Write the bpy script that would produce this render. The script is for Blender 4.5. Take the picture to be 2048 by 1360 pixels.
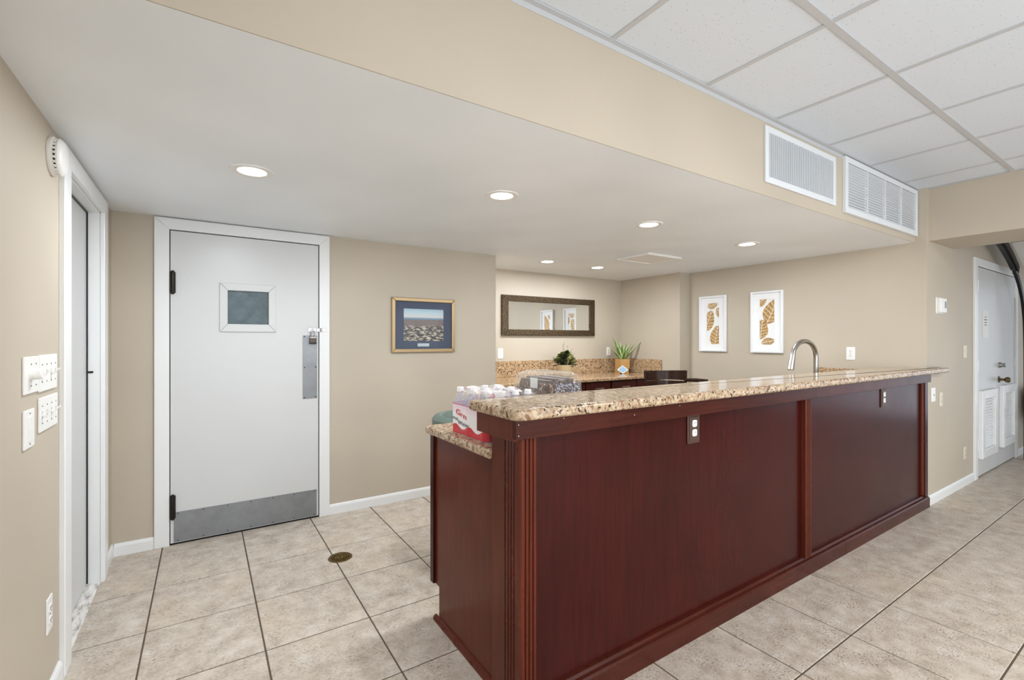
import bpy, bmesh, math, random
from mathutils import Vector, Matrix
R = random.Random(7)
for o in list(bpy.data.objects): bpy.data.objects.remove(o)
S = bpy.context.scene
COL = S.collection
PI = math.pi
def rad(a): return a * PI / 180

# ------------------------------------------------------------------ camera
cam = bpy.data.cameras.new('camera'); cam.sensor_width = 36; cam.lens = 937 / 2048 * 36
cam.shift_y = 0.0005; cam.clip_start = 0.05
camo = bpy.data.objects.new('camera', cam); COL.objects.link(camo)
camo.location = (0, 0, 1.324); camo.rotation_euler = (PI / 2, 0, -math.atan2(616, 937)); S.camera = camo
# ------------------------------------------------------------------ world, daylight, exposure
W = bpy.data.worlds.new('world'); S.world = W; W.use_nodes = True
W.node_tree.nodes['Background'].inputs[0].default_value = (0.75, 0.85, 1, 1)
W.node_tree.nodes['Background'].inputs[1].default_value = 0.4
def area(name, loc, rot, sx, sy, power, col):
    l = bpy.data.lights.new(name, 'AREA'); l.shape = 'RECTANGLE'; l.size = sx; l.size_y = sy
    l.energy = power; l.color = col
    o = bpy.data.objects.new(name, l); COL.objects.link(o); o.location = loc; o.rotation_euler = rot
    return o
DAY = (0.82, 0.91, 1.0)
WINX = [0.45, 2.35, 4.25]
for i, wx in enumerate(WINX):                       # daylight entering the three windows behind the camera
    area('window_daylight', (wx, -3.52, 1.12), (PI / 2, 0, 0), 1.5, 1.9, 30, DAY)
area('added_side_fill', (-0.455, -2.25, 1.25), (PI / 2, 0, -PI / 2), 1.5, 1.6, 110, DAY)  # fill light added on the left to brighten the beam face
area('garage_opening_daylight', (9.3, -1.2, 1.1), (PI / 2, 0, PI / 2), 4.0, 1.9, 22, DAY)
TROF = [(1.70, -1.05), (3.585, -1.05), (1.70, -2.9), (3.585, -2.9)]      # fluorescent troffers in the grid ceiling behind the camera
for tx, ty in TROF: area('troffer_light', (tx, ty, 2.53), (0, 0, 0), 0.55, 1.15, 17, (0.86, 0.93, 1.0))
S.view_settings.view_transform = 'Standard'; S.view_settings.look = 'None'
S.view_settings.gamma = 1; S.view_settings.use_curve_mapping = False
S.view_settings.exposure = 0.13
S.cycles.max_bounces = 7; S.cycles.diffuse_bounces = 4; S.cycles.glossy_bounces = 3; S.cycles.transmission_bounces = 3; S.cycles.transparent_max_bounces = 8
S.cycles.use_light_tree = False; S.cycles.caustics_reflective = False; S.cycles.caustics_refractive = False

# ------------------------------------------------------------------ materials
def lin(r, g, b):
    f = lambda c: (c / 255 / 12.92) if c / 255 <= 0.04045 else ((c / 255 + 0.055) / 1.055) ** 2.4
    return (f(r), f(g), f(b), 1)
class NT:
    def __init__(s, name):
        s.m = bpy.data.materials.new(name); s.m.use_nodes = True; s.t = s.m.node_tree
        s.b = s.t.nodes['Principled BSDF']; s.out = s.t.nodes['Material Output']
    def n(s, typ, **k):
        nd = s.t.nodes.new(typ)
        for a, v in k.items():
            if a.startswith('i_'):
                key = a[2:]; key = int(key) if key.isdigit() else key.replace('_', ' ')
                nd.inputs[key].default_value = v
            else: setattr(nd, a, v)
        return nd
    def l(s, a, b): s.t.links.new(a, b)
    def set(s, **k):
        for a, v in k.items(): s.b.inputs[a.replace('_', ' ')].default_value = v
        return s
    def coord(s, which='Object'): return s.n('ShaderNodeTexCoord').outputs[which]
    def pos(s): return s.n('ShaderNodeNewGeometry').outputs['Position']
    def mapped(s, src, scale=(1, 1, 1), rot=(0, 0, 0), loc=(0, 0, 0)):
        m = s.n('ShaderNodeMapping'); s.l(src, m.inputs[0])
        m.inputs['Scale'].default_value = scale; m.inputs['Rotation'].default_value = rot; m.inputs['Location'].default_value = loc
        return m.outputs[0]
    def noise(s, src, scale, detail=4, rough=0.55):
        n = s.n('ShaderNodeTexNoise'); s.l(src, n.inputs['Vector'])
        n.inputs['Scale'].default_value = scale; n.inputs['Detail'].default_value = detail; n.inputs['Roughness'].default_value = rough
        return n.outputs['Fac']
    def ramp(s, src, stops, const=False):
        r = s.n('ShaderNodeValToRGB'); s.l(src, r.inputs[0])
        if const: r.color_ramp.interpolation = 'CONSTANT'
        e = r.color_ramp.elements
        while len(e) < len(stops): e.new(0.5)
        for i, (p, c) in enumerate(stops): e[i].position = p; e[i].color = c if len(c) == 4 else (*c, 1)
        return r.outputs[0]
    def mix(s, fac, a, b, mode='MIX'):
        m = s.n('ShaderNodeMix', data_type='RGBA', blend_type=mode)
        for v, i in ((fac, 0), (a, 6), (b, 7)):
            if hasattr(v, 'is_linked') or hasattr(v, 'links'): s.l(v, m.inputs[i])
            else: m.inputs[i].default_value = v
        return m.outputs[2]
    def bump(s, h, strength=0.2, dist=0.01):
        b = s.n('ShaderNodeBump'); s.l(h, b.inputs['Height']); b.inputs['Strength'].default_value = strength; b.inputs['Distance'].default_value = dist
        s.l(b.outputs[0], s.b.inputs['Normal'])
def plain(name, col, rough=0.5, metal=0, **k):
    m = NT(name); m.set(Base_Color=col, Roughness=rough, Metallic=metal, **k); return m.m
def paint(name, col, rough=0.6, bs=0.06, sc=220, var=0.04):
    m = NT(name); p = m.pos()
    d = tuple(c * (1 - var) for c in col[:3]) + (1,); u = tuple(min(1, c * (1 + var)) for c in col[:3]) + (1,)
    m.l(m.ramp(m.noise(p, 1.6, 1), [(0.3, d), (0.7, u)]), m.b.inputs['Base Color'])
    m.set(Roughness=rough)
    if bs >= .1: m.bump(m.noise(p, sc, 2), bs, 0.002)
    return m.m
WALLC = lin(190, 178, 160)
M_wall = paint('tan_wall_paint', WALLC, 0.55)
M_soffit = paint('white_ceiling_paint', lin(240, 244, 248), 0.45, 0.04)
M_trim = paint('white_trim_gloss', lin(232, 232, 231), 0.32, 0.02, 90, 0.02)
M_door = paint('white_door_paint', lin(207, 207, 206), 0.34, 0.05, 300, 0.02)
M_plate = plain('white_plastic', lin(236, 234, 230), 0.35)
M_ivory = plain('ivory_plastic', lin(222, 212, 192), 0.4)
M_black = plain('black_metal', lin(18, 18, 19), 0.4, 0.3)
M_dark = plain('dark_slot', lin(22, 21, 20), 0.7)
M_hinge = plain('black_bronze_hinge', lin(48, 44, 38), 0.38, 0.8)
M_chrome = plain('chrome', lin(168, 168, 166), 0.25, 1)
M_nickel = plain('brushed_nickel', lin(178, 174, 168), 0.28, 1)
M_bronze = plain('antique_bronze', lin(120, 104, 76), 0.35, 1)
M_gold = plain('gold_frame', lin(176, 150, 112), 0.38, 0.6)
M_screw = plain('screw_steel', lin(70, 70, 70), 0.4, 0.8)

def m_steel():
    m = NT('scuffed_sheet_steel'); p = m.pos()
    m.l(m.ramp(m.noise(p, 9, 6, 0.65), [(0.3, lin(134, 136, 138)), (0.7, lin(148, 150, 152))]), m.b.inputs['Base Color'])
    m.l(m.ramp(m.noise(p, 40, 3), [(0.3, (0.36,) * 3), (0.7, (0.52,) * 3)]), m.b.inputs['Roughness'])
    m.set(Metallic=0.75); return m.m
M_steel = m_steel()

def m_tile():
    m = NT('travertine_floor_tile'); info = m.n('ShaderNodeObjectInfo').outputs['Random']
    off = m.n('ShaderNodeVectorMath', operation='MULTIPLY_ADD'); off.inputs[1].default_value = (1, 1, 1)
    cmb = m.n('ShaderNodeCombineXYZ'); mul = m.n('ShaderNodeMath', operation='MULTIPLY'); m.l(info, mul.inputs[0]); mul.inputs[1].default_value = 37
    m.l(mul.outputs[0], cmb.inputs[0]); m.l(mul.outputs[0], cmb.inputs[1])
    m.l(m.pos(), off.inputs[0]); m.l(cmb.outputs[0], off.inputs[2]); p = off.outputs[0]
    base = m.ramp(m.noise(p, 11, 6, 0.72), [(0.3, lin(164, 151, 136)), (0.5, lin(196, 183, 168)), (0.72, lin(216, 208, 197))])
    warm = m.ramp(m.noise(p, 2.3, 3), [(0.52, (0, 0, 0)), (0.8, (0.5,) * 3)])
    base = m.mix(warm, base, lin(205, 184, 156))
    ptc = m.mapped(p, (1, 1.9, 1), (0, 0, 0.25))
    pits = m.ramp(m.noise(ptc, 70, 4, 0.78), [(0.40, (1, 1, 1)), (0.49, (0, 0, 0))])
    patch = m.ramp(m.noise(p, 8, 4, .7), [(0.38, (.1,) * 3), (0.62, (1, 1, 1))])
    pm = m.n('ShaderNodeMath', operation='MULTIPLY'); m.l(pits, pm.inputs[0]); m.l(patch, pm.inputs[1])
    pm2 = m.n('ShaderNodeMath', operation='MULTIPLY'); m.l(pm.outputs[0], pm2.inputs[0]); pm2.inputs[1].default_value = 0.85
    col = m.mix(pm2.outputs[0], base, lin(112, 97, 84))
    m.l(col, m.b.inputs['Base Color']); m.set(Roughness=0.42)
    inv = m.n('ShaderNodeMath', operation='SUBTRACT'); inv.inputs[0].default_value = 1; m.l(pm.outputs[0], inv.inputs[1])
    return m.m
M_tile = m_tile()
M_grout = paint('brown_grout', lin(92, 80, 68), 0.9, 0.2, 300, 0.12)

def m_ctile():
    m = NT('pinholed_acoustic_tile'); p = m.pos()
    v = m.n('ShaderNodeTexVoronoi'); m.l(p, v.inputs['Vector']); v.inputs['Scale'].default_value = 75; v.inputs['Randomness'].default_value = 1
    dots = m.ramp(v.outputs['Distance'], [(0.10, (1, 1, 1)), (0.17, (0, 0, 0))])
    keep = m.ramp(m.noise(p, 60, 2), [(0.48, (0, 0, 0)), (0.54, (1, 1, 1))])
    mu = m.n('ShaderNodeMath', operation='MULTIPLY'); m.l(dots, mu.inputs[0]); m.l(keep, mu.inputs[1])
    m.l(m.mix(mu.outputs[0], lin(222, 228, 236), lin(150, 150, 150)), m.b.inputs['Base Color'])
    m.set(Roughness=0.9); return m.m
M_ctile = m_ctile()
M_grid = plain('white_grid_steel', lin(196, 197, 199), 0.4)

def m_granite(name, a, b, c, sc=1.0):
    m = NT(name); p = m.pos()
    base = m.ramp(m.noise(p, 46 * sc, 5, 0.6), [(0.3, b), (0.47, a), (0.6, c), (0.78, lin(220, 208, 188))])
    v = m.n('ShaderNodeTexVoronoi'); m.l(p, v.inputs['Vector']); v.inputs['Scale'].default_value = 110 * sc
    cell = m.ramp(v.outputs['Color'], [(0.0, lin(92, 64, 44)), (0.5, lin(176, 148, 116)), (1, lin(226, 216, 198))])
    base = m.mix(0.45, base, cell)
    blk = m.ramp(m.noise(p, 75 * sc, 3, 0.5), [(0.36, (1, 1, 1)), (0.41, (0, 0, 0))])
    base = m.mix(blk, base, lin(46, 38, 34))
    brn = m.ramp(m.noise(m.mapped(p, loc=(5, 3, 1)), 38 * sc, 3, 0.5), [(0.58, (0, 0, 0)), (0.66, (0.8,) * 3)])
    base = m.mix(brn, base, lin(118, 76, 48))
    m.l(base, m.b.inputs['Base Color']); m.set(Roughness=0.11); m.b.inputs['Specular IOR Level'].default_value = 0.32; return m.m
M_gran = m_granite('polished_speckled_granite', lin(176, 150, 122), lin(128, 96, 68), lin(198, 176, 148))
M_gran2 = m_granite('golden_speckled_granite', lin(178, 142, 100), lin(122, 84, 54), lin(200, 168, 126))

def m_wood(name, lo, hi, rough=0.20, axis='Z', blotch=0.5):
    m = NT(name); p = m.pos()
    sc = {'Z': (26, 26, 1.2), 'X': (1.2, 26, 26)}[axis]
    g = m.noise(m.mapped(p, sc), 3.0, 6, 0.6)
    col = m.ramp(g, [(0.3, lo), (0.72, hi)])
    bl = m.ramp(m.noise(p, 2.2, 4), [(0.35, (0, 0, 0)), (0.7, (blotch,) * 3)])
    col = m.mix(bl, col, tuple(c * 0.55 for c in lo[:3]) + (1,))
    m.l(col, m.b.inputs['Base Color'])
    m.l(m.ramp(m.noise(p, 5, 4), [(0.3, (rough,) * 3), (0.7, (rough + 0.06,) * 3)]), m.b.inputs['Roughness'])
    m.b.inputs['Specular IOR Level'].default_value = 0.17; return m.m
M_wood = m_wood('dark_cherry_veneer', lin(52, 13, 9), lin(66, 18, 13))
M_wood_e = m_wood('brown_cherry_veneer', lin(90, 40, 24), lin(104, 48, 30))
M_wood_t = m_wood('reddish_cherry_trim', lin(84, 36, 24), lin(106, 48, 32), 0.25)
M_wood_h = m_wood('dark_cherry_rail', lin(60, 24, 16), lin(80, 34, 23), 0.24, 'X')
M_cab = m_wood('dark_red_cabinet_wood', lin(58, 20, 16), lin(76, 28, 22), 0.25)
M_stool = m_wood('espresso_stool_wood', lin(40, 26, 20), lin(58, 38, 26), 0.18, 'X', 0.2)

def m_marble():
    m = NT('white_marble_threshold'); p = m.mapped(m.pos(), (9, 3, 1), (0, 0, 0.7))
    m.l(m.ramp(m.noise(p, 4, 6, 0.65), [(0.34, lin(164, 156, 150)), (0.5, lin(222, 218, 212)), (0.7, lin(236, 233, 228))]), m.b.inputs['Base Color'])
    m.set(Roughness=0.2); return m.m
M_marble = m_marble()
def emis(name, col, strength):
    m = NT(name); m.set(Base_Color=col, Roughness=0.5); m.b.inputs['Emission Color'].default_value = col; m.b.inputs['Emission Strength'].default_value = strength; return m.m
M_lamp = emis('lit_lens', (1, 0.96, 0.88, 1), 6)
def clear(name, tint, alpha, rough=0.06):
    m = NT(name); m.set(Base_Color=tint, Roughness=rough); m.b.inputs['Specular IOR Level'].default_value = 0.8
    tr = m.n('ShaderNodeBsdfTransparent'); mx = m.n('ShaderNodeMixShader')
    fr = m.n('ShaderNodeLayerWeight'); fr.inputs['Blend'].default_value = 0.25
    ad = m.n('ShaderNodeMath', operation='MULTIPLY_ADD'); m.l(fr.outputs['Facing'], ad.inputs[0]); ad.inputs[1].default_value = 0.35; ad.inputs[2].default_value = alpha
    m.l(ad.outputs[0], mx.inputs[0]); m.l(tr.outputs[0], mx.inputs[1]); m.l(m.b.outputs[0], mx.inputs[2]); m.l(mx.outputs[0], m.out.inputs[0]); return m.m
M_pet = clear('clear_bottle_plastic', lin(214, 214, 232), 0.30)
M_clam = clear('clear_clamshell_plastic', lin(225, 218, 205), 0.10, 0.04)
M_glass = clear('picture_glass', lin(150, 160, 170), 0.03, 0.02)

# ------------------------------------------------------------------ mesh helpers
def box(bm, x0, x1, y0, y1, z0, z1, bev=0, seg=2):
    r = bmesh.ops.create_cube(bm, size=1)
    vs = r['verts']
    for v in vs: v.co = Vector((x0 + (v.co.x + .5) * (x1 - x0), y0 + (v.co.y + .5) * (y1 - y0), z0 + (v.co.z + .5) * (z1 - z0)))
    if bev:
        es = list({e for v in vs for e in v.link_edges})
        bmesh.ops.bevel(bm, geom=es, offset=bev, segments=seg, affect='EDGES', profile=0.5)
def boxes(lst, bev=0, seg=2):
    bm = bmesh.new()
    for b in lst: box(bm, *b, bev=bev, seg=seg)
    return bm
def B(*a, bev=0, seg=2): return boxes([a], bev, seg)
def prism(bm, pts, z0, z1, axis='Z', bev=0, seg=2):
    """closed outline pts (2D) extruded from z0 to z1 along axis; Z:(x,y) X:(y,z) Y:(x,z)"""
    f = {'Z': lambda p, w: (p[0], p[1], w), 'X': lambda p, w: (w, p[0], p[1]), 'Y': lambda p, w: (p[0], w, p[1])}[axis]
    a = [bm.verts.new(f(p, z0)) for p in pts]; b = [bm.verts.new(f(p, z1)) for p in pts]
    n = len(pts); fs = [bm.faces.new(a), bm.faces.new(b)]
    for i in range(n): fs.append(bm.faces.new((a[i], a[(i + 1) % n], b[(i + 1) % n], b[i])))
    bmesh.ops.recalc_face_normals(bm, faces=fs)
    if bev:
        es = list(set(fs[0].edges) | set(fs[1].edges))
        bmesh.ops.bevel(bm, geom=es, offset=bev, segments=seg, affect='EDGES', profile=0.5)
def P(pts, z0, z1, axis='Z', bev=0, seg=2):
    bm = bmesh.new(); prism(bm, pts, z0, z1, axis, bev, seg); return bm
def lathe(bm, prof, c=(0, 0, 0), seg=24, axis='Z'):
    rings = []
    for r, h in prof:
        ring = []
        for i in range(seg):
            a = 2 * PI * i / seg; x, y = r * math.cos(a), r * math.sin(a)
            q = (x, y, h) if axis == 'Z' else ((x, -h, y) if axis == 'Y' else (h, x, y))
            ring.append(bm.verts.new((c[0] + q[0], c[1] + q[1], c[2] + q[2])))
        rings.append(ring)
    fs = []
    for a, b in zip(rings, rings[1:]):
        for i in range(seg): fs.append(bm.faces.new((a[i], a[(i + 1) % seg], b[(i + 1) % seg], b[i])))
    if prof[0][0] > 1e-5: fs.append(bm.faces.new(list(reversed(rings[0]))))
    if prof[-1][0] > 1e-5: fs.append(bm.faces.new(rings[-1]))
    bmesh.ops.recalc_face_normals(bm, faces=fs)
def Lt(prof, c=(0, 0, 0), seg=24, axis='Z'):
    bm = bmesh.new(); lathe(bm, prof, c, seg, axis); return bm
def tube(bm, pts, r, seg=10, caps=True):
    pts = [Vector(p) for p in pts]; rs = r if isinstance(r, (list, tuple)) else [r] * len(pts)
    rings = []; ref = None
    for i, p in enumerate(pts):
        t = (pts[min(i + 1, len(pts) - 1)] - pts[max(i - 1, 0)]).normalized()
        if ref is None: ref = t.orthogonal().normalized()
        ref = (ref - t * ref.dot(t)).normalized(); bn = t.cross(ref)
        rings.append([bm.verts.new(p + (ref * math.cos(2 * PI * k / seg) + bn * math.sin(2 * PI * k / seg)) * rs[i]) for k in range(seg)])
    fs = []
    for a, b in zip(rings, rings[1:]):
        for k in range(seg): fs.append(bm.faces.new((a[k], a[(k + 1) % seg], b[(k + 1) % seg], b[k])))
    if caps: fs.append(bm.faces.new(list(reversed(rings[0])))); fs.append(bm.faces.new(rings[-1]))
    bmesh.ops.recalc_face_normals(bm, faces=fs)
def T(pts, r, seg=10):
    bm = bmesh.new(); tube(bm, pts, r, seg); return bm
def rounded(pts, radii, seg=6):
    out = []; n = len(pts)
    for i, (p, r) in enumerate(zip(pts, radii)):
        p = Vector(p)
        if r <= 0: out.append(tuple(p)); continue
        a = (Vector(pts[i - 1]) - p).normalized(); b = (Vector(pts[(i + 1) % n]) - p).normalized()
        s, e = p + a * r, p + b * r
        for k in range(seg + 1):
            t = k / seg; q = s * (1 - t) ** 2 + p * 2 * t * (1 - t) + e * t * t; out.append(tuple(q))
    return out
def mesh(name, bm, mat, smooth=False):
    me = bpy.data.meshes.new(name); bm.to_mesh(me); bm.free()
    me.materials.append(mat)
    if smooth:
        for p in me.polygons: p.use_smooth = True
        try: me.set_sharp_from_angle(angle=rad(38))
        except Exception: pass
    return me
def obj(name, bm, mat, parent=None, smooth=False, label=None, kind=None):
    o = bpy.data.objects.new(name, bm if isinstance(bm, bpy.types.Mesh) else mesh(name, bm, mat, smooth)); COL.objects.link(o)
    if parent: o.parent = parent
    if label: o['label'] = label
    if kind: o['kind'] = kind
    return o
def thing(name, label, cat, loc=(0, 0, 0), rz=0, group=None):
    o = bpy.data.objects.new(name, None); o.empty_display_size = 0.1; COL.objects.link(o)
    o.location = loc; o.rotation_euler = (0, 0, rz); o['label'] = label; o['category'] = cat
    if group: o['group'] = group
    return o
def tag(o, label, cat, group=None):
    o['label'] = label; o['category'] = cat
    if group: o['group'] = group
    return o
def struct(name, bm, mat, parent=None, label=None, smooth=False):
    o = obj(name, bm, mat, parent, smooth, label)
    if not parent: o['kind'] = 'structure'
    return o
def sroot(name, label=None, loc=(0, 0, 0), rz=0):
    o = bpy.data.objects.new(name, None); o.empty_display_size = 0.1; COL.objects.link(o); o['kind'] = 'structure'
    o.location = loc; o.rotation_euler = (0, 0, rz)
    if label: o['label'] = label
    return o
def dup(root, loc, rz=None, label=None, group=None):
    r = root.copy(); COL.objects.link(r); r.location = loc
    if rz is not None: r.rotation_euler = (0, 0, rz)
    if label: r['label'] = label
    if group: r['group'] = group
    for ch in list(root.children):
        c = ch.copy(); COL.objects.link(c); c.parent = r
        for g in list(ch.children):
            d = g.copy(); COL.objects.link(d); d.parent = c
    return r
def text_bm(body, size, depth, shear=0.0):
    cu = bpy.data.curves.new('txt', 'FONT'); cu.body = body; cu.size = size; cu.extrude = depth; cu.align_x = 'CENTER'; cu.shear = shear; cu.resolution_u = 3
    o = bpy.data.objects.new('txt', cu); COL.objects.link(o)
    dg = bpy.context.evaluated_depsgraph_get(); me = bpy.data.meshes.new_from_object(o.evaluated_get(dg))
    bm = bmesh.new(); bm.from_mesh(me); bpy.data.objects.remove(o); bpy.data.curves.remove(cu); bpy.data.meshes.remove(me)
    return bm                                          # letters lie in XY, facing +Z

# ------------------------------------------------------------------ key dimensions (metres)
XL, XR = -0.475, 4.83          # left wall, right wall
YB = 3.745                     # back wall
YA = 4.43                      # alcove back wall
XA = 2.28                      # alcove starts
XC, YC = 4.65, 3.50            # chase in the alcove's right side
ZS, YS = 2.12, 1.383           # soffit ceiling height, soffit face
ZC = 2.545                     # grid ceiling
YT = 1.31                      # thermostat wall
XBM0, XBM1, ZBM = 4.88, 5.50, 2.126
XF, YF = 9.4, -3.6             # far end, wall behind camera
TH = 0.12
PT = 0.442                     # floor tile pitch

# ================================================================== FLOOR
floor = struct('floor', B(XL - 0.1, XF + 0.1, YF - 0.1, YA + 0.1, -0.12, -0.003), M_grout, label='floor of square beige travertine look tiles with dark grout')
def proj(p):
    a = math.atan2(616, 937); d = Vector(p) - Vector((0, 0, 1.324))
    z = d.x * math.sin(a) + d.y * math.cos(a)
    if z < 0.15: return None
    return 1024 + 937 * (d.x * math.cos(a) - d.y * math.sin(a)) / z, 681 - 937 * d.z / z
def seen(x0, x1, y0, y1, z, m=25):
    for i in range(4):
        for j in range(4):
            q = proj((x0 + (x1 - x0) * i / 3, y0 + (y1 - y0) * j / 3, z))
            if q and -m < q[0] < 2048 + m and -m < q[1] < 1360 + m: return True
    return False
g = 0.0034
tbm = boxes([(-PT / 2 + g, PT / 2 - g, -PT / 2 + g, PT / 2 - g, -0.012, 0)], 0.0015, 1); tile_me = mesh('tile', tbm, M_tile)
rest = bmesh.new(); nt = 0
ix0 = int(math.floor((XL - 0.22) / PT)) - 1
for i in range(ix0, 24):
    for j in range(-12, 8):
        x0, y0 = 0.22 + PT * i, 0.923 + PT * j; x1, y1 = x0 + PT, y0 + PT
        cx0, cx1, cy0, cy1 = max(x0, XL - 0.06), min(x1, XF), max(y0, YF), min(y1, YB + 0.005)
        if cx1 - cx0 < 0.02 or cy1 - cy0 < 0.02: continue
        # hidden under the bar or behind the entry wall
        hidden = (x0 > 1.0 and 1.36 < y0 and y1 < 2.0 and x1 < 4.83) or (x0 > XR and y0 > YT)
        if hidden: continue
        full = cx1 - cx0 > PT - 1e-4 and cy1 - cy0 > PT - 1e-4
        if seen(cx0, cx1, cy0, cy1, 0) and nt < 300:
            if full:
                o = obj('tile', tile_me, None, floor); o.location = ((x0 + x1) / 2, (y0 + y1) / 2, 0)
            else:
                o = obj('tile', boxes([(cx0 + g, cx1 - g, cy0 + g, cy1 - g, -0.012, 0)], 0.0015, 1), M_tile, floor)
            nt += 1
        else: box(rest, cx0 + g, cx1 - g, cy0 + g, cy1 - g, -0.012, 0)
obj('tile_field', rest, M_tile, floor, kind='stuff')

# ================================================================== WALLS
# left wall with closet door opening (Y 2.60..3.40, Z 0..2.03)
D2a, D2b, D2z = 2.600, 3.392, 2.035
struct('wall_left', boxes([(XL - TH, XL, YF, -3.0, 0, 2.7), (XL - TH, XL, -1.5, D2a, 0, 2.7), (XL - TH, XL, -3.0, -1.5, 0, .45), (XL - TH, XL, -3.0, -1.5, 2.05, 2.7), (XL - TH, XL, D2b, YB + TH, 0, 2.7), (XL - TH, XL, D2a, D2b, D2z, 2.7)]), M_wall, label='tan painted wall on the left with switches')
# back wall with kitchen door opening
D1a, D1b, D1z = -0.192, 0.728, 2.045
struct('wall_back', boxes([(XL, D1a, YB, YB + TH, 0, 2.3), (D1b, XA, YB, YB + TH, 0, 2.3), (D1a, D1b, YB, YB + TH, D1z, 2.3)]), M_wall, label='tan painted back wall with the white kitchen door')
struct('wall_alcove', boxes([(XA - TH, XC + 0.3, YA, YA + TH, 0, 2.3), (XA - TH, XA, YB + TH, YA, 0, 2.3)]), M_wall, label='tan wall at the back of the counter alcove')
struct('wall_right', boxes([(XR, XR + TH, YT, YC, 0, ZC + 0.1), (XC, XR + TH, YC, YA, 0, 2.3)]), M_wall, label='tan wall with two leaf prints, stepped at the alcove')
# entry wall with double door opening
D3a, D3b, D3z = 6.165, 7.665, 2.05
struct('wall_entry', boxes([(XR + TH, D3a, YT, YT + TH, 0, 2.9), (D3b, XF, YT, YT + TH, 0, 2.9), (D3a, D3b, YT, YT + TH, D3z, 2.9)]), M_wall, label='tan wall with thermostat and white louvred double door')
struct('wall_soffit', boxes([(XL, XR, YS, YS + 0.004, ZS, ZC + 0.1), (XL, XR, YS + .004, YS + .1, ZS + .051, ZC + .1)]), M_wall, label='tan vertical face of the dropped soffit with air grilles')
struct('wall_beam', B(XBM0, XBM1, YF, YT, ZBM, ZC + 0.3), M_wall, label='tan downstand beam crossing the room at the end of the bar')
# walls behind the camera / far end (window and garage openings let the daylight in)
fw = []
xs = [XL]
for wx in WINX: xs += [wx - 0.75, wx + 0.75]
xs.append(XF)
for k in range(0, len(xs), 2): fw.append((xs[k], xs[k + 1], YF - TH, YF, 0, 2.9))
for wx in WINX: fw += [(wx - 0.75, wx + 0.75, YF - TH, YF, 0, 0.15), (wx - 0.75, wx + 0.75, YF - TH, YF, 2.1, 2.9)]
struct('wall_front', boxes(fw), M_wall)
struct('wall_far', boxes([(XF, XF + TH, YF, YT, 2.15, 2.9), (XF, XF + TH, 0.85, YT, 0, 2.15), (XF, XF + TH, YF, -3.25, 0, 2.15)]), M_wall)
for n_, wx in enumerate(WINX):
    w = sroot('window_%d' % (n_ + 1))
    f = bmesh.new()
    for a in ((wx - .75, wx - .70, 0.15, 2.1), (wx + .70, wx + .75, 0.15, 2.1), (wx - .7, wx + .7, 0.15, 0.2), (wx - .7, wx + .7, 2.05, 2.1), (wx - .02, wx + .02, .2, 2.05)):
        box(f, a[0], a[1], YF - 0.09, YF - 0.03, a[2], a[3])
    obj('window_frame', f, M_trim, w); obj('pane', B(wx - .7, wx + .7, YF - .065, YF - .06, .2, 2.05), M_glass, w)

w = sroot('window_4')  # unseen window, added to go with the side fill light
obj('window_frame', boxes([(XL - .09, XL - .03, -3.0, -2.95, .45, 2.05), (XL - .09, XL - .03, -1.55, -1.5, .45, 2.05), (XL - .09, XL - .03, -2.95, -1.55, .45, .5), (XL - .09, XL - .03, -2.95, -1.55, 2.0, 2.05)]), M_trim, w)
obj('pane', B(XL - .065, XL - .06, -2.95, -1.55, .5, 2.0), M_glass, w)
# ================================================================== CEILINGS
struct('ceiling_soffit', boxes([(XL, XR, YS + .004, YB, ZS, ZS + 0.05), (XA, XR, YB, YA, ZS, ZS + 0.05)]), M_soffit, label='smooth white lowered ceiling over the bar')
ceil = struct('ceiling', B(XL, XBM0, YF, YS, ZC + 0.03, ZC + 0.1), M_ctile, label='suspended ceiling of white pinholed tiles in a steel grid')
PX = 0.629; X0c = 2.014; YR = 0.836; PY = 1.258
txs = [X0c + PX * k for k in range(-4, 5)]
txs = [XL] + [x for x in txs if x > XL + 0.05 and x < XBM0 - 0.03] + [XBM0]
tys = [YF] + [y for y in (YR - 3 * PY, YR - 2 * PY, YR - PY, YR) if y > YF + 0.05] + [YS]
for a, b in zip(txs, txs[1:]):
    for c, d in zip(tys, tys[1:]):
        obj('ceiling_tile', boxes([(a + .006, b - .006, c + .006, d - .006, ZC + 0.004, ZC + 0.024)], 0.002, 1), M_ctile, ceil)
for y in tys[1:-1]: obj('main_runner', boxes([(XL, XBM0, y - .014, y + .014, ZC - .001, ZC + .003), (XL, XBM0, y - .002, y + .002, ZC + .003, ZC + .03)]), M_grid, ceil)
for x in txs[1:-1]:
    for c, d in zip(tys, tys[1:]):
        obj('cross_tee', boxes([(x - .0115, x + .0115, c + .012, d - .012, ZC, ZC + .003), (x - .002, x + .002, c + .012, d - .012, ZC + .003, ZC + .03)]), M_grid, ceil)
obj('edge_angle', boxes([(XL, XBM0, YS - .024, YS, ZC - .002, ZC + .002), (XL, XBM0, YS - .002, YS, ZC - .024, ZC)]), M_grid, ceil)
obj('edge_angle', boxes([(XBM0 - .024, XBM0, YF, YS - .024, ZC - .002, ZC + .002)]), M_grid, ceil)
struct('ceiling_entry', B(XBM1, XF, YF, YT, 2.75, 2.82), M_soffit, label='plain white ceiling beyond the beam')

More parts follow.
